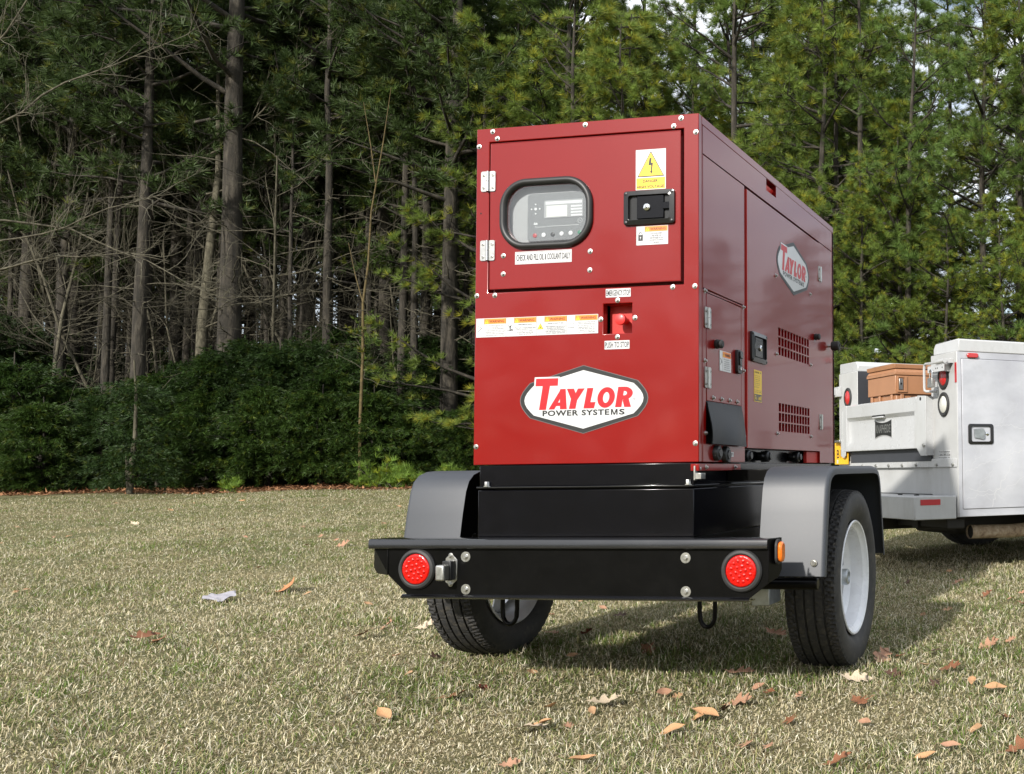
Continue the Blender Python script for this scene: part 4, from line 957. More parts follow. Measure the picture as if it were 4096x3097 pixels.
MB(f1, 'zinc').box(.026, .060, .525, .612, .0045, .014).lathe([(.011, .014), (.0001, .016)], (.043, .572, 0), n=12, m='dark_cavity').build('chest_lock', CH, .003)
MB(f1, 'chest_paint').box(.045, .075, .0, .49, -.013, .0).build('chest_rib', CH, .003)
for u in (-.44, -.30, -.09):
    MB(f2, 'chest_paint').box(u, u+.03, .0, .49, -.013, .004).build('chest_rib', CH, .003)
    MB(f2, 'chest_paint').tube([(-.0045, -u-.015, .40), (-.045, -u-.04, .40)], .016, 12).build('fork_peg', CH)
MB(f1, 'black_print').box(.14, .34, .41, .475, -.013, -.010).box(.15, .18, .43, .455, -.010, -.0095, 'orange_print').build('chest_badge', CH)
MB(TOPF, 'chassis').box(.05, LN-.05, .03, WD-.03, .0, .0595).build('chest_skid', CH)
# ================================================================ GROUND
def edge_y(x): return 21.5+.178*x            # where the lawn meets the wood
def gz_np(x, y):
    yy = np.clip(y, -8, 27); d = np.hypot(x-.5, y-.8); k = np.clip((d-3)/6, 0, 1)
    return .031*(yy-.74)+k*(.035*np.sin(x*.55+1.3)*np.cos(yy*.45)+.02*np.sin(x*1.3+yy*.9))+.032*np.exp(-((x+.5)**2/2.5+(y-.9)**2/3))+.010*np.exp(-((x-1.3)**2+(y-.9)**2)/2)
def gz(x, y): return float(gz_np(np.array(float(x)), np.array(float(y))))
xs = np.concatenate([[-900, -400, -200, -100, -60, -45], np.arange(-34, 14.1, .5), [20, 30, 45, 70, 120, 250, 500, 900]])
ys = np.concatenate([[-900, -300, -100, -40, -20, -12], np.arange(-8, 27.1, .5), [32, 40, 55, 80, 140, 300, 900]])
X, Y = np.meshgrid(xs, ys, indexing='ij'); Z = gz_np(X, Y)
V = np.stack([X, Y, Z], -1).reshape(-1, 3); nx, ny = len(xs), len(ys)
I = (np.arange(nx-1)[:, None]*ny+np.arange(ny-1)[None]).reshape(-1)
F = np.stack([I, I+ny, I+ny+1, I+1], 1)
gm = bpy.data.meshes.new('ground'); gm.from_pydata(V.tolist(), [], F.tolist()); gm.polygons.foreach_set('use_smooth', [True]*len(gm.polygons))
m, nt, b = newmat('ground_soil')
tc = nt.nodes.new('ShaderNodeTexCoord'); sep = nt.nodes.new('ShaderNodeSeparateXYZ'); link(nt, tc.outputs['Object'], sep.inputs[0])
n1 = noise(nt, 90, 6, .7); n2 = noise(nt, 1.1, 5, .6); n3 = noise(nt, 14, 5, .7)
lawn = ramp(nt, n1.outputs['Fac'], [(.34, (.055, .052, .024)), (.50, (.18, .165, .090)), (.66, (.36, .33, .21))])
patch = ramp(nt, n2.outputs['Fac'], [(.40, (.68, .74, .60)), (.62, (1.0, .95, .86))])
mu = nt.nodes.new('ShaderNodeMix'); mu.data_type = 'RGBA'; mu.blend_type = 'MULTIPLY'; mu.inputs['Factor'].default_value = 1
link(nt, lawn.outputs[0], mu.inputs['A']); link(nt, patch.outputs[0], mu.inputs['B'])
straw = ramp(nt, n1.outputs['Fac'], [(.35, (.045, .022, .010)), (.55, (.13, .065, .032)), (.72, (.24, .14, .075))])
a = nt.nodes.new('ShaderNodeMath'); a.operation = 'MULTIPLY_ADD'; a.inputs[1].default_value = -.178; a.inputs[2].default_value = -19.95; link(nt, sep.outputs['X'], a.inputs[0])
c = nt.nodes.new('ShaderNodeMath'); c.operation = 'ADD'; link(nt, sep.outputs['Y'], c.inputs[0]); link(nt, a.outputs[0], c.inputs[1])
d = nt.nodes.new('ShaderNodeMath'); d.operation = 'MULTIPLY_ADD'; d.inputs[1].default_value = 2.6; link(nt, n2.outputs['Fac'], d.inputs[0]); link(nt, c.outputs[0], d.inputs[2])
e = nt.nodes.new('ShaderNodeMapRange'); e.inputs['From Min'].default_value = .9; e.inputs['From Max'].default_value = 1.6; link(nt, d.outputs[0], e.inputs['Value'])
mm = nt.nodes.new('ShaderNodeMix'); mm.data_type = 'RGBA'; link(nt, e.outputs[0], mm.inputs['Factor']); link(nt, mu.outputs['Result'], mm.inputs['A']); link(nt, straw.outputs[0], mm.inputs['B'])
link(nt, mm.outputs['Result'], b.inputs['Base Color']); b.inputs['Roughness'].default_value = .95; b.inputs['Specular IOR Level'].default_value = .1
bump(nt, b, n1.outputs['Fac'], .9, .02)
gm.materials.append(m); go = bpy.data.objects.new('ground', gm); COL.objects.link(go); go['kind'] = 'structure'

def attr_mat(name, rough=.7, spec=.2, trans=0., var=None):
    m, nt, b = newmat(name); at = nt.nodes.new('ShaderNodeAttribute'); at.attribute_name = 'tint'
    link(nt, at.outputs['Color'], b.inputs['Base Color']); b.inputs['Roughness'].default_value = rough; b.inputs['Specular IOR Level'].default_value = spec
    if trans:
        o = nt.nodes['Material Output']; t = nt.nodes.new('ShaderNodeBsdfTranslucent'); x = nt.nodes.new('ShaderNodeMixShader'); x.inputs[0].default_value = trans
        link(nt, at.outputs['Color'], t.inputs[0]); link(nt, b.outputs[0], x.inputs[1]); link(nt, t.outputs[0], x.inputs[2]); link(nt, x.outputs[0], o.inputs['Surface'])
    return m
def np_mesh(name, V, tris, tint, mat_, smooth=False):
    """V (n,3), tris (m,3), tint (n,3) per vertex"""
    me = bpy.data.meshes.new(name); n, mN = len(V), len(tris)
    me.vertices.add(n); me.vertices.foreach_set('co', V.astype(np.float32).ravel())
    me.loops.add(mN*3); me.loops.foreach_set('vertex_index', tris.astype(np.int32).ravel())
    me.polygons.add(mN); me.polygons.foreach_set('loop_start', np.arange(0, mN*3, 3, dtype=np.int32)); me.polygons.foreach_set('loop_total', np.full(mN, 3, dtype=np.int32))
    if smooth: me.polygons.foreach_set('use_smooth', np.ones(mN, dtype=bool))
    if tint is not None:
        ca = me.color_attributes.new('tint', 'FLOAT_COLOR', 'POINT'); c = np.ones((n, 4), dtype=np.float32); c[:, :3] = tint; ca.data.foreach_set('color', c.ravel())
    me.materials.append(MATS[mat_]); me.update(calc_edges=True); return me
def vnoise(x, y, s, seed=0):
    r = np.random.default_rng(seed); o = np.zeros_like(x, dtype=float)
    for k in range(10):
        a = r.uniform(0, 2*PI); f = s*r.uniform(.5, 1.8); o += np.sin((x*math.cos(a)+y*math.sin(a))*f+r.uniform(0, 6.28))
    return o/3.2

# ================================================================ GRASS
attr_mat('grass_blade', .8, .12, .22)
def grass(N=800000):
    d = np.linspace(1.7, 29, 4000); pdf = d/(1+(d/4.6)**2.1); cdf = np.cumsum(pdf); cdf /= cdf[-1]
    dd = np.interp(RNG.random(N), cdf, d); th = np.radians(RNG.uniform(-49, 12, N)-9.98)
    x = CAM.x+dd*np.sin(th); y = CAM.y+dd*np.cos(th)
    bare_ = vnoise(x, y, 1.9, 21)+.5*vnoise(x, y, 6, 22)
    ok = (y < edge_y(x)-1.5+.5*vnoise(x, y, 1.5, 4)) & ((bare_ < 1.25) | (RNG.random(N) < .35))
    x, y, dd = x[ok], y[ok], dd[ok]; n = len(x)
    cl = vnoise(x, y, 3.5, 1); cl2 = vnoise(x, y, 11, 2); cl3 = vnoise(x, y, 30, 3); big = vnoise(x, y, .8, 9)
    ln = (.016+.024*RNG.random(n)**1.6)*(1+.22*cl+.25*cl2)*(1+.008*dd); ln = np.clip(ln, .012, .085)
    tall = RNG.random(n) < .010; ln = np.where(tall, ln*1.9, ln)
    w = (.0013+.0013*RNG.random(n))*(1+dd*.08)
    az = RNG.uniform(0, 2*PI, n)+.6*cl3; tilt = RNG.uniform(.35, 1.45, n)*np.where(tall, .4, 1.); bend = RNG.uniform(-.5, 1.0, n)
    dx, dy = np.cos(az), np.sin(az)
    sa = az+PI/2+RNG.uniform(-.5, .5, n); S = np.stack([np.cos(sa)*w/2, np.sin(sa)*w/2, RNG.uniform(-.35, .35, n)*w], 1)
    z = gz_np(x, y)-.003+.010*RNG.random(n)
    P0 = np.stack([x, y, z], 1)
    h1, r1 = ln*.55*np.cos(tilt), ln*.55*np.sin(tilt); t2 = np.clip(tilt+bend, 0, 1.9); h2, r2 = h1+ln*.45*np.cos(t2), r1+ln*.45*np.sin(t2)
    M = P0+np.stack([dx*r1, dy*r1, h1], 1); E = P0+np.stack([dx*r2, dy*r2, h2], 1)
    straw = np.array([.60, .52, .33]); pale = np.array([.80, .735, .56]); green = np.array([.13, .20, .036]); olive = np.array([.30, .285, .12]); brown = np.array([.21, .145, .08])
    g = RNG.random(n)+.13*cl+.14*cl2-.10*big
    c = np.where((g < .38)[:, None], straw, np.where((g < .58)[:, None], pale, np.where((g < .80)[:, None], olive, green)))
    c = np.where((RNG.random(n) < .09)[:, None], brown, c); c = c*(.68+.42*RNG.random(n))[:, None]
    near = dd < 8.5; Vs, Ts, Cs = [], [], []; o = 0
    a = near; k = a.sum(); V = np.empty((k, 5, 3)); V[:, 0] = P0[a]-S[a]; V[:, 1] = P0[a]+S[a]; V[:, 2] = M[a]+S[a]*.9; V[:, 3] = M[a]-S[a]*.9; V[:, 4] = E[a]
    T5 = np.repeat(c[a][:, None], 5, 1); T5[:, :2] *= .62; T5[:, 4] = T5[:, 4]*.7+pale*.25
    q = (np.arange(k)*5)[:, None]; Ts.append(np.concatenate([q+np.array([[0, 1, 2]]), q+np.array([[0, 2, 3]]), q+np.array([[3, 2, 4]])], 0)); Vs.append(V.reshape(-1, 3)); Cs.append(T5.reshape(-1, 3)); o = k*5
    a = ~near; k = a.sum(); V = np.empty((k, 3, 3)); V[:, 0] = P0[a]-S[a]*1.3; V[:, 1] = P0[a]+S[a]*1.3; V[:, 2] = E[a]
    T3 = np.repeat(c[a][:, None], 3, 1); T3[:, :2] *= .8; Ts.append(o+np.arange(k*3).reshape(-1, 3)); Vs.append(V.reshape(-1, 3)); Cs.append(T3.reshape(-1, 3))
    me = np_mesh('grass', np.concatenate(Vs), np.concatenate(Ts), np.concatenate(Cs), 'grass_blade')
    o = bpy.data.objects.new('grass', me); COL.objects.link(o); o['kind'] = 'stuff'; o['label'] = 'short half dormant lawn grass, straw coloured with green tufts'; o['category'] = 'grass'
grass()

# ================================================================ FALLEN LEAVES
LEAFC = {'o': (.36, .20, .125), 'p': (.52, .42, .30), 'r': (.20, .085, .042), 'k': (.085, .045, .028), 't': (.44, .25, .125), 's': (.38, .23, .125), 'd': (.14, .035, .020), 'b': (.46, .20, .085), 'w': (.62, .61, .66)}
def leafmat(k, c):
    m, nt, b = newmat('leaf_'+k); n = noise(nt, 45, 5, .65)
    r = ramp(nt, n.outputs['Fac'], [(.3, tuple(x*.55 for x in c)), (.5, c), (.75, tuple(min(1, x*1.25) for x in c))]); link(nt, r.outputs[0], b.inputs['Base Color'])
    b.inputs['Roughness'].default_value = .6; b.inputs['Specular IOR Level'].default_value = .25; bump(nt, b, n.outputs['Fac'], .3, .004)
for k, c in LEAFC.items(): leafmat(k, c)
def leaf_mesh(kind, seed, m):
    r = random.Random(seed)
    if kind == 'oak':
        half = [(0, .0), (.05, .012), (.12, .06), (.16, .045), (.22, .15), (.30, .21), (.33, .10), (.38, .075), (.46, .24), (.58, .33), (.60, .25), (.62, .13), (.66, .09), (.74, .20), (.84, .22), (.83, .12), (.90, .08), (.96, .05), (1.0, 0)]
        half = [(u+r.uniform(-.012, .012), max(0, v*r.uniform(.8, 1.2))) for u, v in half]; half[0] = (0, 0); half[-1] = (1, 0)
    else: half = [(0, 0), (.06, .05), (.16, .14), (.3, .21), (.45, .245), (.6, .235), (.75, .18), (.88, .10), (1, 0)]
    up, fold, tw_ = r.uniform(.25, .9), r.uniform(.5, 1.5), r.uniform(-.6, .6)
    def shp(u, v):
        z = up*(u-.45)**2*.9+fold*abs(v)**1.3*(.6 if kind == 'oak' else 1.1)+tw_*(u-.5)*v+.05*math.sin(9*u+seed)
        return (u-.5, v, z*.5)
    vs = []; fs = []
    for u, v in half: vs.append(shp(u, 0)); vs.append(shp(u, v*.5)); vs.append(shp(u, v)); vs.append(shp(u, -v*.5)); vs.append(shp(u, -v))
    for i in range(len(half)-1):
        a, c = i*5, (i+1)*5
        fs += [(a, c, c+1, a+1), (a+1, c+1, c+2, a+2), (a, a+3, c+3, c), (a+3, a+4, c+4, c+3)]
    zmin = min(v[2] for v in vs); vs = [(a, b2, c-zmin) for a, b2, c in vs]
    k = len(vs); vs += [(-.5, -.008, vs[0][2]), (-.66, -.004, vs[0][2]+.03), (-.66, .004, vs[0][2]+.03), (-.5, .008, vs[0][2])]; fs.append((k, k+1, k+2, k+3))
    me = bpy.data.meshes.new('fallen_leaf'); me.from_pydata(vs, [], fs); me.materials.append(MATS['leaf_'+m]); me.polygons.foreach_set('use_smooth', [True]*len(fs)); me.update(); return me
LM = {}
def lm(kind, s, m):
    if (kind, s, m) not in LM: LM[(kind, s, m)] = leaf_mesh(kind, s, m)
    return LM[(kind, s, m)]
LEAVES = [(-9.69, 6.59, 's'), (-9.54, 6.63, 's'), (-9.57, 5.92, 's'), (-8.64, 7.69, 's'), (-7.1, 7.37, 's'), (-6.58, 5.98, 's'), (-5.78, 6.1, 'o'), (-5.32, 5.37, 's'), (-4.98, 5.44, 'o'), (-5.83, 3.14, 's'), (-5.06, 2.43, 's'), (-5.05, 2.5, 's'), (-3.25, 2.24, 'w'), (-3.12, 2.65, 'b'), (-2.84, 2.5, 's'), (-2.43, 0.93, 'r'), (-2.26, 0.86, 'r'), (-2.02, 2.02, 's'), (-1.51, 1.53, 's'), (-1.33, 1.29, 'o'), (-1.27, 1.03, 'o'), (-1.1, 1.27, 'p'), (-0.74, 0.57, 's'), (-0.45, 0.26, 's'), (-0.43, 0.45, 'k'), (-0.55, 0.56, 'k'), (-0.02, 0.1, 'd'), (-0.05, -0.04, 'r'), (-0.24, 0.61, 't'), (0.05, 0.65, 's'), (0.04, 0.35, 's'), (-0.47, 1.07, 'o'), (-0.34, 1.16, 'o'), (-0.22, 1.13, 'o'), (-0.13, 1.1, 'd'), (0.4, -0.13, 't'), (0.48, -0.33, 't'), (0.46, -0.39, 'p'), (0.56, -0.05, 'p'), (0.57, -0.15, 's'), (0.57, -0.32, 's'), (0.95, -0.34, 't'), (0.79, 0.06, 's'), (0.72, 0.1, 's'), (0.97, -0.17, 't'), (0.8, -0.65, 't'), (-0.13, -0.3, 't'), (-0.58, 2.24, 's'), (-0.76, 2.23, 's'), (-0.47, 1.94, 's'), (0.33, 0.8, 'r'), (0.6, -0.71, 's'), (1.23, 3.71, 's'), (1.05, 3.13, 'k'), (1.37, 3.16, 'o'), (1.62, 2.65, 'r'), (0.94, 2.89, 's'), (1.78, 2.51, 's'), (1.48, 2.06, 's'), (0.88, 0.46, 'o'), (1.12, 0.65, 'o'), (1.25, 0.46, 'o'), (1.37, 0.43, 'p'), (1.39, 0.81, 'o'), (1.47, 0.82, 'r'), (1.59, 0.95, 'k'), (1.81, 1.12, 'o'), (1.9, 1.22, 's'), (1.6, 0.68, 's'), (1.71, 0.64, 'r'), (1.83, 0.43, 't'), (1.93, 0.33, 't'), (1.03, 0.26, 's'), (1.11, 0.16, 'r'), (1.03, 0.04, 'o'), (0.92, -0.03, 's'), (1.02, -0.06, 'k'), (0.99, -0.16, 't'), (1.23, 0.13, 's'), (1.29, -0.16, 'r'), (1.47, 0.09, 'r'), (1.5, 0.11, 's'), (1.55, -0.16, 's'), (2.0, -0.03, 'r'), (1.24, -0.44, 'o'), (1.32, -0.46, 's'), (1.56, -0.56, 'r'), (1.81, -0.48, 't'), (1.93, -0.21, 's'), (1.87, -0.37, 's'), (1.5, 0.53, 'k'), (0.78, 1.23, 'o'), (-12.4, 8.45, 's'), (-12.05, 8.08, 's'), (-15.66, 10.81, 's'), (-10.08, 9.97, 's'), (-13.54, 12.3, 's'), (-9.77, 10.89, 's'), (-16.14, 13.19, 's'), (-20.41, 15.96, 's'), (-6.42, 7.89, 's'), (-4.4, 3.8, 's')]
re_ = random.Random(21)
for k in range(34):
    if k < 9: LEAVES.append((re_.uniform(.3, 3.2), re_.uniform(-.5, 3.6), re_.choice('ssrko')))
    elif k < 27: LEAVES.append((re_.uniform(-14, -3), re_.uniform(4, 13), re_.choice('sspt')))
    else: LEAVES.append((re_.uniform(-3.5, .2), re_.uniform(-.6, 4), re_.choice('ssrk')))
LEAVES = [q for q in LEAVES if not (-.50 < q[0] < -.14 and .35 < q[1] < 1.15) and not (1.05 < q[0] < 1.34 and .42 < q[1] < 1.1)]
cn = {'o': 'pinkish tan', 'p': 'pale straw coloured', 'r': 'rusty brown', 'k': 'dark shrivelled', 't': 'orange tan', 's': 'small tan', 'd': 'dark red brown', 'b': 'large orange brown'}
def spot(x, y):
    if y > 9: return 'far out on the lawn near the wood'
    if x < -4: return 'on the open lawn at the left'
    if x < -1.6: return 'on the lawn left of the trailer'
    if y > 1.9 and x > .8: return 'between the right wheel and the truck'
    if y > 1.9: return 'on lit grass seen beneath the trailer'
    if x < -.62: return 'just left of the left tyre'
    if y > .75 and x < 1: return 'in the shade under the trailer'
    if x < .2: return 'in front of the left tyre'
    if x > 1.4 and y > .3: return 'right of the right tyre'
    if y > .2: return 'at the foot of the right tyre'
    if x < .75: return 'on near grass below the bumper'
    return 'on near grass at the bottom right'
rl = random.Random(3)
for i, (x, y, k) in enumerate(LEAVES):
    if k == 'w': continue
    oak = k in 'oprkd' or (k == 's' and rl.random() < .3)
    if k in 'tb': oak = False
    sz = {'o': .120, 'p': .125, 'r': .100, 'k': .075, 't': .082, 's': .055, 'd': .090, 'b': .165}[k]*rl.uniform(.85, 1.25)
    if y > 6: sz *= 1.2
    if k in 'rb' and x < -2: sz *= 1.7
    kk = 'o' if (k == 's' and rl.random() < .4) else k
    me = lm('oak' if oak else 'oval', rl.randrange(4), kk)
    lift = .008 if (k in 'rb' and x < -2) else 0.
    o = bpy.data.objects.new('fallen_leaf', me); COL.objects.link(o)
    o.location = (x, y, gz(x, y)+.014+lift+.012*rl.random()); o.scale = (sz, sz*rl.uniform(.85, 1.1), sz)
    o.rotation_euler = (rl.uniform(-.2, .75), rl.uniform(-.4, .4), rl.uniform(-1.6, 1.6))
    form = 'oak leaf' if oak else 'oval leaf'
    lab = f'{cn[k]} {form} lying {spot(x, y)}'
    if len(lab.split()) > 16: lab = lab.replace('curled ', '').replace('lobed ', '')
    if len(lab.split()) > 16: lab = lab.replace('lying ', '')
    tag(o, lab, 'leaf', f'fallen leaves {spot(x, y)}')
# scrap of pale plastic on the lawn
sc = MB(TOPF, 'paper_white'); n = 10; vs = []; fs = []
for j in range(n+1):
    for i in range(n+1):
        u, v = i/n-.5, j/n-.5
        e = 1-.35*abs(math.sin(u*7+1))*(abs(v)*2)
        vs.append((u*.20*e, v*.12*(1+.4*math.sin(u*6)), .018+.009*math.sin(u*11+v*5)*math.cos(v*9)+.03*max(0, u-.2)+.02))
for j in range(n):
    for i in range(n):
        if (i+j*3) % 17 == 0 and (i in (0, n-1) or j in (0, n-1)): continue
        a = j*(n+1)+i; fs.append((a, a+1, a+n+2, a+n+1))
o = sc.add(vs, fs).build('plastic_scrap'); o.location = (-3.25, 2.24, gz(-3.25, 2.24)); o.rotation_euler = (.30, 0, .3)
tag(o, 'crumpled pale lilac scrap of plastic lying on the open lawn left of the trailer', 'scrap')

# ================================================================ TREES
attr_mat('needles', .5, .3, .35); attr_mat('twigs', .85, .15)
m, nt, b = newmat('pine_bark'); n = noise(nt, 9, 6, .7, vecscale=(1, 1, .22)); r = ramp(nt, n.outputs['Fac'], [(.32, (.011, .010, .007)), (.5, (.032, .027, .020)), (.68, (.078, .067, .050))])
link(nt, r.outputs[0], b.inputs['Base Color']); b.inputs['Roughness'].default_value = .95; bump(nt, b, n.outputs['Fac'], .9, .04)
m, nt, b = newmat('gray_bark'); n = noise(nt, 14, 6, .7, vecscale=(1, 1, .3)); r = ramp(nt, n.outputs['Fac'], [(.32, (.028, .025, .016)), (.5, (.072, .064, .042)), (.68, (.14, .127, .088))])
link(nt, r.outputs[0], b.inputs['Base Color']); b.inputs['Roughness'].default_value = .95; bump(nt, b, n.outputs['Fac'], .6, .02)
m, nt, b = newmat('pale_bark'); n = noise(nt, 14, 6, .7); r = ramp(nt, n.outputs['Fac'], [(.3, (.055, .05, .032)), (.7, (.15, .137, .095))])
link(nt, r.outputs[0], b.inputs['Base Color']); b.inputs['Roughness'].default_value = .9
m, nt, b = newmat('yellow_bark'); n = noise(nt, 14, 6, .7); r = ramp(nt, n.outputs['Fac'], [(.3, (.055, .040, .016)), (.7, (.13, .095, .034))])
link(nt, r.outputs[0], b.inputs['Base Color']); b.inputs['Roughness'].default_value = .9

class Tubes:
    """many tapered tubes in one mesh"""
    def __init__(s): s.V, s.T, s.n = [], [], 0
    def add(s, pts, rad, k=5):
        pts = np.asarray(pts, float); N = len(pts); rad = np.asarray(rad, float)
        t = np.gradient(pts, axis=0); t /= np.linalg.norm(t, axis=1)[:, None]+1e-9
        ref = np.array([0, 0, 1.]) if abs(t[0][2]) < .9 else np.array([1., 0, 0])
        u = np.cross(t, ref); u /= np.linalg.norm(u, axis=1)[:, None]+1e-9; v = np.cross(t, u)
        a = np.arange(k)*2*PI/k
        ring = pts[:, None]+rad[:, None, None]*(u[:, None]*np.cos(a)[None, :, None]+v[:, None]*np.sin(a)[None, :, None])
        i = np.arange(N-1)[:, None]*k+np.arange(k)[None]; j = np.arange(N-1)[:, None]*k+(np.arange(k)[None]+1) % k
        q = np.stack([i, j, j+k, i+k], -1).reshape(-1, 4)
        s.V.append(ring.reshape(-1, 3)); s.T.append(np.concatenate([q[:, [0, 1, 2]], q[:, [0, 2, 3]]])+s.n); s.n += N*k
    def mesh(s, name, mat_, tint=None, smooth=True):
        V = np.concatenate(s.V); T = np.concatenate(s.T)
        return np_mesh(name, V, T, None if tint is None else np.tile(tint, (len(V), 1)), mat_, smooth)
def limb(rg, p0, az, el, L, n=6, wob=.12, up=0.):
    pts = [np.array(p0, float)]; st = L/(n-1)
    for i in range(n-1):
        az += rg.normal(0, wob); el = min(1.5, el+rg.normal(0, wob)+up*st)
        pts.append(pts[-1]+st*np.array([math.cos(az)*math.cos(el), math.sin(az)*math.cos(el), math.sin(el)]))
    return np.array(pts), az, el
def needle_mesh(name, C, Dr, rg, nn=14, L=(.13, .20), w=.011, cone=.95, base=(.06, .10, .02), var=.35, mat_='needles', yellow=.15):
    C = np.repeat(C, nn, 0); Dr = np.repeat(Dr, nn, 0); n = len(C)
    R3 = rg.normal(size=(n, 3)); R3 /= np.linalg.norm(R3, axis=1)[:, None]
    d = Dr+R3*cone; d /= np.linalg.norm(d, axis=1)[:, None]
    l = rg.uniform(*L, n); s = np.cross(d, rg.normal(size=(n, 3))); s /= np.linalg.norm(s, axis=1)[:, None]+1e-9
    V = np.empty((n, 3, 3)); b0 = C+d*.01; V[:, 0] = b0-s*w*.5; V[:, 1] = b0+s*w*.5; V[:, 2] = b0+d*l[:, None]; V[:, 2, 2] -= l*l*.6
    tuft = np.repeat(rg.random(n//nn), nn)
    c = np.array(base)[None]*(1-var+2*var*tuft)[:, None]*(.8+.4*rg.random(n))[:, None]
    yl = np.repeat(rg.random(n//nn) < yellow, nn); c = np.where(yl[:, None], c*np.array([1.7, 1.25, .8]), c)
    T = np.arange(n*3).reshape(-1, 3)
    return np_mesh(name, V.reshape(-1, 3), T, np.repeat(c, 3, 0), mat_)
def pine(seed, H=15., r0=.16, base=3., spread=2.6, nb=46, dead=14, col=(.065, .105, .022), tw=10, nn=15, yellow=.15, low=1., nl=(.15, .25), nw=.017, pom=0):
    rg = np.random.default_rng(seed); tb = Tubes(); dt = Tubes()
    n = 12; z = np.linspace(-.2, H, n); off = np.cumsum(rg.normal(0, .05, (n, 2)), 0)*np.linspace(0, 1, n)[:, None]
    tr = np.stack([off[:, 0], off[:, 1], z], 1); rad = r0*(1-z.clip(0)/H)**.75+.012; rad[0] *= 1.3; tb.add(tr, rad, 9)
    C, Dr = [], []
    def at(h): return np.array([np.interp(h, z, tr[:, 0]), np.interp(h, z, tr[:, 1]), h])
    for i in range(nb):
        f = (i+rg.random())/nb; h = base+(H-base)*f**.9; az = rg.uniform(0, 2*PI)
        L = spread*(1-f**1.6*.85)*rg.uniform(.55, 1.1)*(low+(1-low)*min(1, f*3)); el = rg.uniform(-.15, .35)+f*.5
        pts, a2, e2 = limb(rg, at(h), az, el, L, 6, .10, .10); br = .012+.016*L
        tb.add(pts, np.linspace(br, .006, 6), 4)
        for k in range(tw):
            u = rg.uniform(.30, 1.0); q = u*5; j = min(4, int(q)); p0 = pts[j]+(pts[j+1]-pts[j])*(q-j)
            tl = rg.uniform(.25, .75)*(1.25-u*.6)*min(1.4, L*.55+.3); sd = az+rg.uniform(-1.3, 1.3); te = rg.uniform(-.25, .8) if not pom else rg.uniform(-.1, .5)
            tp, _, _ = limb(rg, p0, sd, te, tl, 3, .15, .3); tb.add(tp, [.009, .006, .004], 3)
            dd = tp[-1]-tp[0]; dd /= np.linalg.norm(dd)+1e-9
            for g in ((.35, .62, .85, 1.) if not pom else (.78, 1., 1.)): C.append(tp[0]+(tp[-1]-tp[0])*g+rg.normal(0, .02 if not pom else .035, 3)); Dr.append(dd*.9+np.array([0, 0, .35]))
        dd = pts[-1]-pts[-2]; dd /= np.linalg.norm(dd); C.append(pts[-1]); Dr.append(dd)
    for i in range(dead):
        h = rg.uniform(.8, max(1.2, base+1.)); pts, a2, _ = limb(rg, at(h), rg.uniform(0, 2*PI), rg.uniform(-.35, .35), rg.uniform(.5, 2.0), 6, .16, -.05); dt.add(pts, np.linspace(.016, .004, 6), 4)
        for k in range(4):
            j = rg.integers(1, 5); tp, _, _ = limb(rg, pts[j], rg.uniform(0, 6.28), rg.uniform(-.6, .7), rg.uniform(.2, .7), 4, .3); dt.add(tp, [.007, .005, .004, .002], 3)
    C = np.array(C); Dr = np.array(Dr)
    crown = needle_mesh('crown', C, Dr, rg, nn, nl, nw, base=col, yellow=yellow)
    return (tb.mesh('trunk', 'pine_bark'), crown, dt.mesh('dead_limbs', 'gray_bark') if dead else None)
def bare(seed, H=9., r0=.06, lev=3, spread=.9, mat_='gray_bark'):
    rg = np.random.default_rng(seed); tb = Tubes(); tw_ = Tubes()
    def grow(p0, az, el, L, r, d):
        n = 7 if d == 0 else 5; pts, a, e = limb(rg, p0, az, el, L, n, .10 if d == 0 else .20, .12 if d else 0)
        (tb if d < 2 else tw_).add(pts, np.linspace(r, r*.35+.001, n), 7 if d == 0 else (4 if d < 2 else 3))
        if d >= lev: return
        for k in range((16, 8, 6)[d]):
            u = rg.uniform(.22 if d == 0 else .15, 1.)*(n-1); j = min(n-2, int(u)); q = pts[j]+(pts[j+1]-pts[j])*(u-j)
            grow(q, az+rg.uniform(-PI, PI) if d == 0 else a+rg.uniform(-1., 1.), rg.uniform(-.1, .9) if d == 0 else e+rg.uniform(-.6, .6), L*rg.uniform(.22, .42)*(spread if d == 0 else 1.1), r*.38*(1-.5*u/(n-1)), d+1)
    grow((0, 0, -.1), 0, 1.52, H, r0, 0)
    return tb.mesh('trunk', mat_), tw_.mesh('twigs', 'gray_bark')
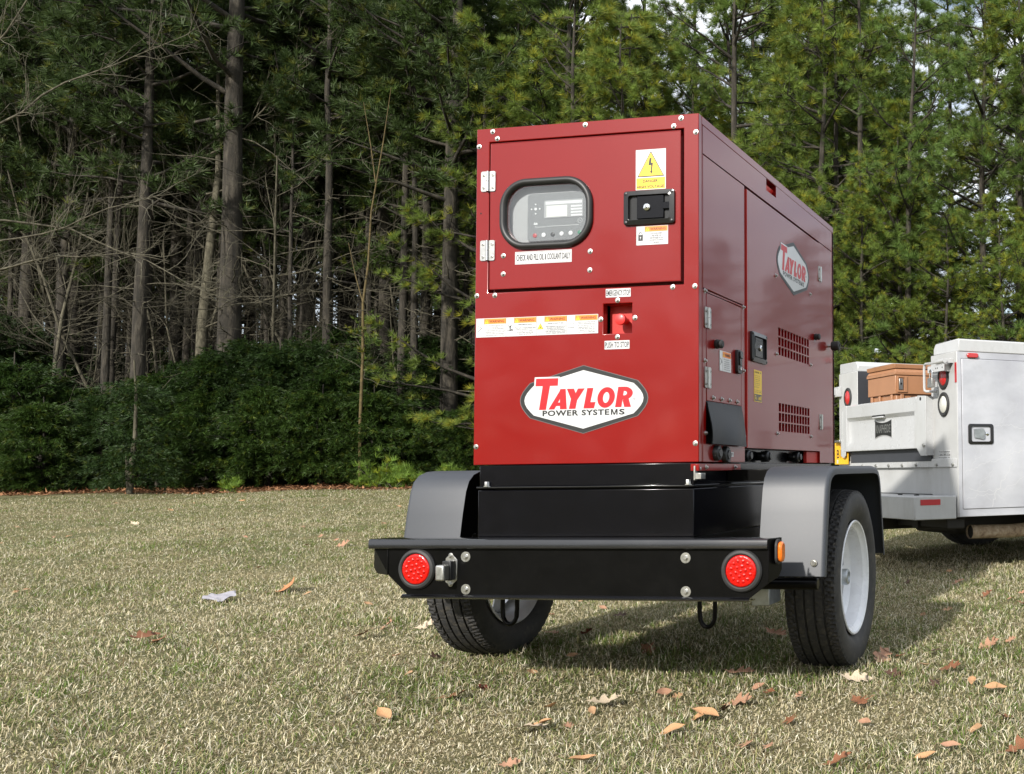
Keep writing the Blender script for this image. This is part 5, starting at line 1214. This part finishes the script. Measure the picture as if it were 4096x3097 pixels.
def shrub(seed, H=3.4, Wd=1.7, n=5200, col=(.030, .060, .016), leaf=.075, droop=.4, shape=1.):
    """cedar or privet like mass: leaf sprays along many short boughs"""
    rg = np.random.default_rng(seed); tb = Tubes(); C = []; Dr = []
    nst = 5
    tb.add(np.array([[0, 0, -.1], [.05, .03, H*.3], [.0, .08, H*.6], [.04, .05, H*.92]]), [.07, .05, .03, .01], 6)
    nbr = int(n/26)
    for i in range(nbr):
        f = rg.random()**.85; h = .08+H*f; rmax = Wd*(1-f**2.0*.80)*(.72+.28*math.sin(f*9+seed+3*rg.random())); az = rg.uniform(0, 2*PI); L = rmax*rg.uniform(.40, 1.15)
        pts, a, e = limb(rg, (0, 0, h*.8), az, rg.uniform(-.1, .6), L, 5, .16, -.1)
        if i % 2 == 0: tb.add(pts, np.linspace(.014, .004, 5), 3)
        # each bough ends in a few flat sprays of foliage
        for q in range(4):
            u = rg.uniform(.35, 1.)*4; j = min(3, int(u)); c0 = pts[j]+(pts[j+1]-pts[j])*(u-j); sa = a+rg.uniform(-.9, .9); sl = rg.uniform(.25, .5); dr = rg.uniform(.1, .7)*droop
            for k in range(7):
                t = (k+1)/7*sl; C.append(c0+np.array([math.cos(sa)*t, math.sin(sa)*t, -dr*t*t/sl])+rg.normal(0, .035, 3)); Dr.append(np.array([math.cos(sa), math.sin(sa), -dr*.8])*1.1)
    C = np.array(C); C[:, 2] = np.abs(C[:, 2]); Dr = np.array(Dr)
    return tb.mesh('stems', 'pine_bark'), needle_mesh('foliage', C, Dr, rg, 8, (leaf*.8, leaf*1.8), leaf*.26, .8, col, .38, yellow=.10)

PV = [pine(11, 16, .15, 6.2, 3.0, 54, 24, (.058, .090, .028), yellow=.06, nl=(.18, .30), nw=.026),  # pines for the left: dimness there is put into darker needle colours
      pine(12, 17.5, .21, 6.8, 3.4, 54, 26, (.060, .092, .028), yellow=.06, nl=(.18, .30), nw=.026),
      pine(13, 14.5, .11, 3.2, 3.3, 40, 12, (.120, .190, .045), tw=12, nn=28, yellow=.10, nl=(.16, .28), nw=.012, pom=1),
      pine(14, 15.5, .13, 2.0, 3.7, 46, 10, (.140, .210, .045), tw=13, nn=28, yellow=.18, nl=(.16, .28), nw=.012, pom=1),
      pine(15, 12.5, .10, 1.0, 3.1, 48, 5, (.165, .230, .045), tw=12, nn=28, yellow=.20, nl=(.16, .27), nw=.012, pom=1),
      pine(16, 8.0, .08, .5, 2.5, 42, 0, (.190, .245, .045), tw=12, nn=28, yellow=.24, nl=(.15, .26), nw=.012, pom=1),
      pine(17, 15, .13, 5.0, 3.0, 54, 22, (.068, .110, .026), yellow=.10, nl=(.18, .28), nw=.022)]
THIN = [pine(18, 14, .085, 8.0, 1.7, 30, 26, (.052, .086, .026), tw=8, nl=(.18, .28), nw=.024), pine(19, 15.5, .115, 8.8, 1.9, 30, 30, (.058, .090, .028), tw=8, nl=(.18, .28), nw=.024)]  # needles darkened in colour too, for the dim left of the wood
BV = [bare(21, 9.5, .06), bare(22, 8, .05), bare(23, 11, .075, spread=1.15)]
SV = [shrub(31, n=7600, col=(.034, .066, .013)), shrub(32, 3.9, 2.0, 9000, (.027, .052, .012)), shrub(33, 2.6, 1.7, 6800, (.042, .078, .014)), shrub(34, 3.4, 1.5, 6400, (.030, .058, .014), droop=.3)]
A0 = np.array([CAM.x, CAM.y])
def wood(s, e):
    """spot in the wood: s runs 0..1 along its edge from left to right, e metres behind the edge"""
    p = np.array([-23.9+24.2*s, 17.2+4.3*s]); k = 1+e/25.; return A0+(p-A0)*k
ST_L = {}
def plant(parts, name, label, cat, xy, rz=0, sc=1., group=None, names=('trunk', 'crown', 'dead_limbs')):
    x, y = float(xy[0]), float(xy[1])
    t = thing(name, label, cat, (x, y, gz(x, y)-.03), rz, group, local=True); t.scale = (sc, sc, sc)
    for me, nm in zip(parts, names):
        if me: place(me, nm, t, kind='stuff' if nm in ('dead_limbs', 'twigs') else None)
    return t
rt = random.Random(9)
WHERE = [(-.0, 'beyond the left edge of the picture'), (.05, 'at the very left edge'), (.11, 'left of the splintered trunk'), (.15, 'beside the splintered trunk'), (.20, 'between the splintered and thickest trunks'), (.24, 'behind the thickest trunk'),
         (.29, 'just right of the thickest trunk'), (.345, 'left of the yellow sapling'), (.38, 'behind the yellow sapling'), (.42, 'right of the yellow sapling'), (.47, 'by the left corner of the generator'), (.52, 'above the generator window'),
         (.57, 'above the middle of the generator'), (.62, 'above the danger sticker'), (.69, 'above the near corner of the roof'), (.75, 'above the sloping roof edge'), (.80, 'above the lifting slot'), (.84, 'over the far roof corner'), (.88, 'above the brown chest'), (.92, 'above the tailgate end'),
         (.96, 'above the truck tail'), (1.0, 'at the right edge'), (9, 'beyond the right edge of the picture')]
def where(s):
    for c, t in WHERE:
        if s < c: return t
def depthw(e): return 'in front' if e < 1.2 else ('in the front row' if e < 3 else ('in the second row' if e < 5.5 else ('in the third row' if e < 9 else ('deep in the wood' if e < 16 else 'at the back of the wood'))))
USED = {}
def uniq(lab, sc):
    """tell same-labelled neighbours apart by their height"""
    for w in ('', 'taller ', 'shorter ', 'leaning '):
        if (w+lab) not in USED:
            USED[w+lab] = 1
            return w+lab
    return lab
# named front trunks: s, e, variant, scale
front = [(.222, .6, 1, 1.25, 'tall pine with the thickest dark trunk, standing behind the dark shrubs at the left'),
         (.133, .2, 0, 1.05, 'pine with a splintered grey brown trunk left of the thickest trunk'),
         (.055, 1.5, 0, .95, 'slim dark pine trunk near the left edge of the wood'), (.068, 3.5, 1, .95, 'pine trunk standing close behind another near the left edge'),
         (.02, 2.5, 1, .9, 'pine at the far left edge of the wood'), (.098, 4, 0, 1., 'straight pine trunk second from the splintered one'),
         (.168, 4, 0, 1.05, 'pine trunk between the splintered trunk and the thickest trunk'), (.26, 5, 0, 1., 'pine trunk just right of the thickest trunk'),
         (.298, 3, 1, .95, 'pine trunk midway between the thickest trunk and the yellow sapling'), (.33, 6, 6, 1., 'slim pine further back left of the yellow sapling'),
         (.372, 3.5, 1, .95, 'reddish pine trunk right beside the yellow sapling'), (.412, 2.5, 6, 1.05, 'grey pine trunk between the yellow sapling and the generator'),
         (.438, .8, 1, 1., 'broad grey pine trunk next to the left corner of the generator'), (.456, 5, 6, .95, 'pine half hidden behind the left corner of the generator'),
         (.845, 1.2, 3, .9, 'sunlit pine whose trunk rises at the right end of the generator'), (.885, .2, 2, .85, 'sunlit pine with a pale bare trunk above the brown chest'),
         (.96, 1.0, 2, .95, 'dark trunked pine at the upper right above the truck roof'), (1.03, .5, 3, .9, 'pine at the right edge of the picture')]
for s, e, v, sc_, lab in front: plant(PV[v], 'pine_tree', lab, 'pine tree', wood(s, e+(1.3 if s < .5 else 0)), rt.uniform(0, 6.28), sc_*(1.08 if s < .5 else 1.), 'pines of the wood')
# the rest of the wood
def scatter(n, s0, s1, e0, e1, vs, sc0, sc1, seed):
    r = random.Random(seed); out = []; tries = 0
    while len(out) < n and tries < 4000:
        tries += 1; s, e = r.uniform(s0, s1), r.uniform(e0, e1); p = wood(s, e)
        if all(np.hypot(*(p-q)) > 1.3 for q in out):
            out.append(p); v = r.choice(vs)
            kind = {0: 'tall dark pine', 1: 'tall dark pine', 2: 'leafy green pine', 3: 'bushy pine', 4: 'young yellow green pine', 5: 'small young pine', 6: 'slender green pine'}[v]
            k0 = r.uniform(sc0, sc1); L0 = f'{kind} {depthw(e)}, {where(s)}'; c0 = USED.get(L0, 0); USED[L0] = c0+1
            L1 = L0 if c0 == 0 else (('taller ' if c0 == 1 else 'shorter ' if c0 == 2 else 'stout ')+L0); k0 *= (1, 1.12, .86, 1.)[min(3, c0)]
            plant(PV[v], 'pine_tree', L1, 'pine tree', p, r.uniform(0, 6.28), k0, 'pines of the wood')
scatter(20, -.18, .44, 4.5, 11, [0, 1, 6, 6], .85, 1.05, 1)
rth = random.Random(31)
for k in range(84):
    s_, e_ = -.06+.53*(k+rth.random())/84, rth.uniform(1.8, 13)
    plant(THIN[k % 2], 'pine_tree', f'thin pine {depthw(e_)}, {where(s_)}', 'pine tree', wood(s_, e_), rth.uniform(0, 6.28), rth.uniform(.8, 1.1), 'pines of the wood')
scatter(40, -.25, .50, 9, 32, [0, 6, 6, 6, 1], .8, 1.1, 2)
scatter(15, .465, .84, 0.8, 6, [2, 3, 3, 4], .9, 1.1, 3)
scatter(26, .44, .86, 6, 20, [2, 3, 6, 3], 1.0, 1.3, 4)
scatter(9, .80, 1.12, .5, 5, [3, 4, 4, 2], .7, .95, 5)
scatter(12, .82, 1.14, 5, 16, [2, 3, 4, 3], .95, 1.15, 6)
scatter(8, .84, 1.10, -.6, 1.5, [5, 5, 4], .5, .75, 7)
scatter(7, .50, .84, -.3, 1.5, [5, 4], .7, .9, 8)
# trees further along the wood to the right, mirrored in the glossy side panels
r8 = random.Random(12)
for k in range(30):
    x = 9+k*1.7+r8.uniform(-.5, .5); y = 50+r8.uniform(-3, 4)-.25*x
    v = r8.choice([6, 6, 0]); plant(PV[v], 'pine_tree', 'pine of the far row beyond the truck', 'pine tree', (x, y), r8.uniform(0, 6.28), r8.uniform(.62, .82), 'pines of the far row')
for k in range(48):
    x = -56+k*1.65+r8.uniform(-.5, .5); y = -44+r8.uniform(-3, 3)+.10*x
    plant(PV[r8.choice([5, 4, 5])], 'pine_tree', 'bushy pine across the field behind the viewer', 'pine tree', (x, y), r8.uniform(0, 6.28), r8.uniform(.95, 1.15) if k % 3 else .8, 'pines across the field')
# leafless hardwoods
for s, e, v, sc_, rz, lab in ((.045, -.3, 0, 1., 2., 'leafless sapling with tangled twigs near the left edge'), (.11, .8, 1, 1.1, 4., 'leafless sapling close beside the splintered pine'),
                              (.185, 1.2, 0, 1., 1., 'leafless sapling left of the thickest trunk'), (.27, .8, 1, 1.1, 5.5, 'leafless grey sapling right of the thickest trunk'), (.315, 1.8, 2, .8, 3.3, 'leafless grey tree with pale twigs left of the yellow sapling'),
                              (.40, 1.5, 1, 1.05, 2.7, 'leafless sapling right of the yellow sapling'), (.075, 3, 2, 1., 5, 'leafless tree behind the left hand saplings'), (.16, 4, 2, .95, .9, 'leafless tree behind the splintered pine'), (.24, 5, 2, 1., 2.2, 'leafless tree behind the thickest trunk'), (.35, 6, 2, .9, 4.4, 'leafless tree deep behind the yellow sapling'), (.43, 6, 0, 1.1, .3, 'leafless sapling deep behind the left corner of the generator')):
    plant(BV[v], 'bare_tree', lab, 'bare tree', wood(s, e+2.2), rz, sc_, 'leafless trees of the wood', ('trunk', 'twigs'))
# a leafless hardwood at the far left, its long boughs reaching over the dark shrubs
rg = np.random.default_rng(77); tb = Tubes(); tw = Tubes()
tb.add([(0, 0, -.2), (.1, 0, 2), (.05, .1, 4), (.2, .1, 6), (.3, .2, 8), (.2, .2, 11)], [.17, .15, .13, .11, .08, .03], 10)
def bough(h, az, el, L, r, dr):
    p, a, e = limb(rg, (.1, .05, h), az, el, L, 12, .13, dr); tb.add(p, np.linspace(r*.62, .005, 12), 6)
    for k in range(int(L*5)):
        u = rg.uniform(.12, 1.)*11; j = min(10, int(u)); q = p[j]+(p[j+1]-p[j])*(u-j)
        t, a2, e2 = limb(rg, q, az+rg.choice([-1, 1])*rg.uniform(.2, 1.1), rg.uniform(-.5, 1.0), rg.uniform(.35, 1.5), 7, .25, .1); tw.add(t, np.linspace(.0075, .002, 7), 4)
        for g in range(5):
            j = rg.integers(1, 6); t2, _, _ = limb(rg, t[j], a2+rg.uniform(-1.2, 1.2), e2+rg.uniform(-.8, .8), rg.uniform(.15, .6), 5, .3); tw.add(t2, np.linspace(.0042, .0016, 5), 3)
for h, el, L, r, dr in ((4.0, .10, 5.0, .04, -.01), (4.9, .12, 5.0, .04, .02), (5.6, .32, 6.0, .045, .0), (7.4, .5, 5.5, .045, .05), (8.4, .7, 5, .045, .05)):
    bough(h, .17+rg.uniform(-.25, .25), el, L, r, dr)
BT = (tb.mesh('trunk', 'gray_bark'), tw.mesh('twigs', 'pale_bark'))
plant(BT, 'bare_tree', 'leafless hardwood standing at the far left with long pale boughs reaching to the right', 'bare tree', wood(-.075, -4.2), 0, 1., 'leafless trees of the wood', ('trunk', 'twigs'))
plant(BT, 'bare_tree', 'leafless hardwood within the wood whose boughs reach past the thickest trunk', 'bare tree', wood(.19, 2.2), .1, 1.05, 'leafless trees of the wood', ('trunk', 'twigs'))
TH = [bare(24, 7.5, .042), bare(25, 6.0, .036, spread=1.2)]
rq = random.Random(44)
for k in range(20):
    s_ = -.06+.54*(k+rq.random())/20; e_ = rq.uniform(3.2, 9)
    plant(TH[k % 2], 'bare_tree', f'twiggy leafless sapling {depthw(e_)}, {where(s_)}', 'bare tree', wood(s_, e_), rq.uniform(0, 6.28), rq.uniform(.8, 1.25), 'leafless trees of the wood', ('trunk', 'twigs'))
# sapling with a yellow stem, forked high up
rg = np.random.default_rng(5); ty = Tubes()
ty.add([(0, 0, -.1), (-.02, 0, 1.5), (.02, 0, 3.2), (.0, 0, 4.4), (.12, 0, 5.3)], [.04, .036, .032, .028, .025], 8)
ty.add([(.12, 0, 5.3), (.18, 0, 6.6), (.42, .05, 8.2), (.62, .05, 9.6)], [.025, .02, .014, .006], 7); ty.add([(.28, .0, 7.3), (.10, .05, 8.2), (-.12, .05, 9.3)], [.014, .011, .005], 6); ty.add([(.0, 0, 4.4), (-.3, .1, 5.1), (-.5, .1, 5.9)], [.015, .011, .005], 6)
tq = Tubes()
for k in range(40):
    h = rg.uniform(2.5, 9); p, _, _ = limb(rg, (.2*h/9, 0, h), rg.uniform(0, 6.28), rg.uniform(0, .9), rg.uniform(.4, 1.2), 5, .25); tq.add(p, np.linspace(.009, .002, 5), 3)
C = rg.normal(0, .16, (30, 3))*np.array([1, 1, 2.2])+np.array([.03, 0, 3.6])
YS = (ty.mesh('trunk', 'yellow_bark'), tq.mesh('twigs', 'gray_bark'), needle_mesh('foliage', C, np.tile([0, 0, 1.], (30, 1)), rg, 12, (.08, .16), .02, 1.2, (.09, .13, .02)))
plant(YS, 'yellow_sapling', 'slender forked sapling with a yellow brown stem rising from the dark shrubs', 'sapling', wood(.352, -.4), 0, 1., None, ('trunk', 'twigs', 'foliage'))
# dark evergreen shrubs under the trees
shr = [(-.09, .3, 1, .95), (-.03, .9, 0, 1.0), (.015, .2, 0, 1.08), (.04, -.4, 2, .95), (.075, .9, 0, .88), (.10, .1, 3, .80), (.13, 1.0, 2, 1.05), (.155, .1, 0, .95), (.185, .9, 1, .95), (.205, -.3, 2, 1.05), (.215, .4, 0, 1.12), (.245, .6, 1, 1.10), (.262, -.5, 2, 1.05), (.275, .3, 3, 1.15), (.300, .9, 1, 1.08), (.312, -.5, 2, 1.0), (.330, .4, 0, 1.05), (.350, .9, 1, .82), (.362, -.3, 2, 1.0), (.385, .7, 0, .70), (.405, .0, 2, .80), (.432, .6, 0, .62), (.46, .0, 2, .8), (.50, .5, 0, .8), (.78, .6, 2, 1.), (.83, .3, 0, .9), (.88, .9, 2, 1.), (.93, .3, 3, .9), (.98, .8, 0, 1.), (1.04, .3, 2, 1.)]
for k, (s, e, v, sc_) in enumerate(shr):
    look = ('dense dark evergreen shrub', 'broad tall dark evergreen shrub', 'low spreading dark green shrub', 'narrow upright green shrub')[v]
    nx_ = ('nearest the lawn' if e < .5 else 'set back')
    plant(SV[v], 'evergreen_shrub', f'{look} {nx_}, {where(s)}'.replace('dense dark evergreen', 'dense dark').replace('broad tall dark evergreen', 'broad tall dark'), 'shrub', wood(s, e+.7), k*1.7, sc_*1.04, 'evergreen shrubs along the edge of the wood', ('stems', 'foliage'))
for k in range(30):
    s = -.12+k*.022; v = k % 4; plant(SV[v], 'evergreen_shrub', f'shaded shrub well back, {where(s)}', 'shrub', wood(s, 3.2+(k*7 % 5)*2.6), k*2.3, .95+.25*(k % 3), 'evergreen shrubs in the shade of the wood', ('stems', 'foliage'))
# a cedar trunk showing between the shrubs
ct = Tubes(); ct.add([(0, 0, -.1), (.02, 0, .6), (.08, .02, 1.3), (.10, 0, 2.2), (.02, 0, 3.0)], [.075, .055, .04, .03, .015], 8); ct.add([(.0, 0, .05), (-.12, .05, .5), (-.15, .05, .9)], [.06, .045, .03], 7)
plant((ct.mesh('trunk', 'gray_bark'), shrub(35, 3.0, 1.1, 1500, (.035, .065, .018))[1]), 'cedar_tree', 'small cedar with a bare pale trunk forked at the foot, at the lawn edge', 'cedar', wood(.128, -1.9), 0, 1., None, ('trunk', 'foliage'))
# bright young pines at the lawn edge
rg = np.random.default_rng(41)
def seedling(seed, H, W_):
    rg = np.random.default_rng(seed); tb = Tubes(); C = []; Dr = []
    for k in range(7):
        p, a, e = limb(rg, (rg.normal(0, .12), rg.normal(0, .12), 0), rg.uniform(0, 6.28), rg.uniform(.7, 1.4), H*rg.uniform(.6, 1.), 5, .1); tb.add(p, np.linspace(.012, .005, 5), 4)
        for j in range(1, 5):
            for q in range(4): C.append(p[j]+rg.normal(0, .07*W_, 3)); Dr.append(np.array([rg.normal(0, .5), rg.normal(0, .5), 1.]))
    return tb.mesh('stems', 'gray_bark'), needle_mesh('foliage', np.array(C), np.array(Dr), rg, 16, (.14, .22), .012, .8, (.15, .24, .035), .25)
SD = [seedling(51, .75, 1.2), seedling(52, .55, .8)]
for s, e, v, sc_, lab in ((.372, -.9, 0, 1.05, 'bright green pine seedling clump at the lawn edge left of the fender'), (.392, -.6, 1, 1.0, 'small bright pine seedling just left of the trailer fender'), (.443, -.4, 1, 1.0, 'bright pine seedling peeping over the left fender'), (.225, -1.2, 1, .7, 'low bright green sprig at the foot of the dark shrubs'), (.383, -.85, 1, 1.05, 'upright bright pine seedling beside the larger clump'), (.352, -1.0, 1, .6, 'thin pine seedling at the left of the bright clump')):
    plant(SD[v], 'pine_seedling', lab, 'seedling', wood(s, e), s*40, sc_, 'pine seedlings at the lawn edge', ('stems', 'foliage'))
# litter of needles and leaves on the floor of the wood
n = 34000; s = RNG.uniform(-.1, 1.1, n); e = RNG.uniform(-2.0, 6, n)**1.0
P = np.array([-23.9, 17.2])+np.outer(s, [24.2, 4.3]); P = A0+(P-A0)*(1+e/25.)[:, None]
az = RNG.uniform(0, 6.28, n); l = RNG.uniform(.05, .14, n); w = RNG.uniform(.008, .05, n); V = np.empty((n, 3, 3)); z = gz_np(P[:, 0], P[:, 1])
dx = np.stack([np.cos(az), np.sin(az), RNG.normal(0, .35, n)], 1); sx = np.stack([-np.sin(az), np.cos(az), RNG.normal(0, .4, n)], 1)
base = np.stack([P[:, 0], P[:, 1], z+.03], 1); V[:, 0] = base-sx*w[:, None]/2; V[:, 1] = base+sx*w[:, None]/2; V[:, 2] = base+dx*l[:, None]
c = np.array([.24, .12, .06])[None]*RNG.uniform(.4, 1.6, (n, 1))
lo_ = bpy.data.objects.new('leaf_litter', np_mesh('leaf_litter', V.reshape(-1, 3), np.arange(n*3).reshape(-1, 3), np.repeat(c, 3, 0), 'twigs')); COL.objects.link(lo_)
lo_['kind'] = 'stuff'; lo_['label'] = 'brown needles and dead leaves on the floor of the wood'; lo_['category'] = 'leaf litter'
# small dead leaves too many to count, scattered in the lawn

# give look-alikes their place in the row, counted from the left
from collections import defaultdict
UNIT = ['first', 'second', 'third', 'fourth', 'fifth', 'sixth', 'seventh', 'eighth', 'ninth', 'tenth', 'eleventh', 'twelfth', 'thirteenth', 'fourteenth', 'fifteenth', 'sixteenth', 'seventeenth', 'eighteenth', 'nineteenth']
NUM = UNIT+['twentieth']+['twenty-'+u for u in UNIT[:9]]+['thirtieth']+['thirty-'+u for u in UNIT[:9]]+['fortieth']+['forty-'+u for u in UNIT[:9]]
ORD = ['leftmost']+[u+' from left' for u in NUM[1:]]
by = defaultdict(list)
for o in list(SC.objects):
    if o.parent is None and 'group' in o and 'label' in o: by[o['label']].append(o)
for lab, os_ in by.items():
    if len(os_) < 2: continue
    os_.sort(key=lambda o: math.atan2(o.location.x-CAM.x, o.location.y-CAM.y) if o.location.y > CAM.y else o.location.x)
    for k, o in enumerate(os_[:-1] if len(os_) > 1 else os_): o['label'] = (ORD[k] if k < len(ORD) else 'further right')+' '+lab
    os_[-1]['label'] = 'rightmost '+lab
for o in SC.objects:
    if o.parent is None and 'label' in o and len(o['label'].split()) > 16: o['label'] = o['label'].replace('third row, ', 'third row ').replace('between the', 'between').replace(' in the ', ' in ').replace(' of the generator', '').replace(' of the picture', '').replace(' trunks', '')

for o in SC.objects:
    if o.parent is None and 'label' in o:
        w = o['label'].split()
        if len(w) > 16: o['label'] = ' '.join(x for x in w if x not in ('the', 'a', 'of'))
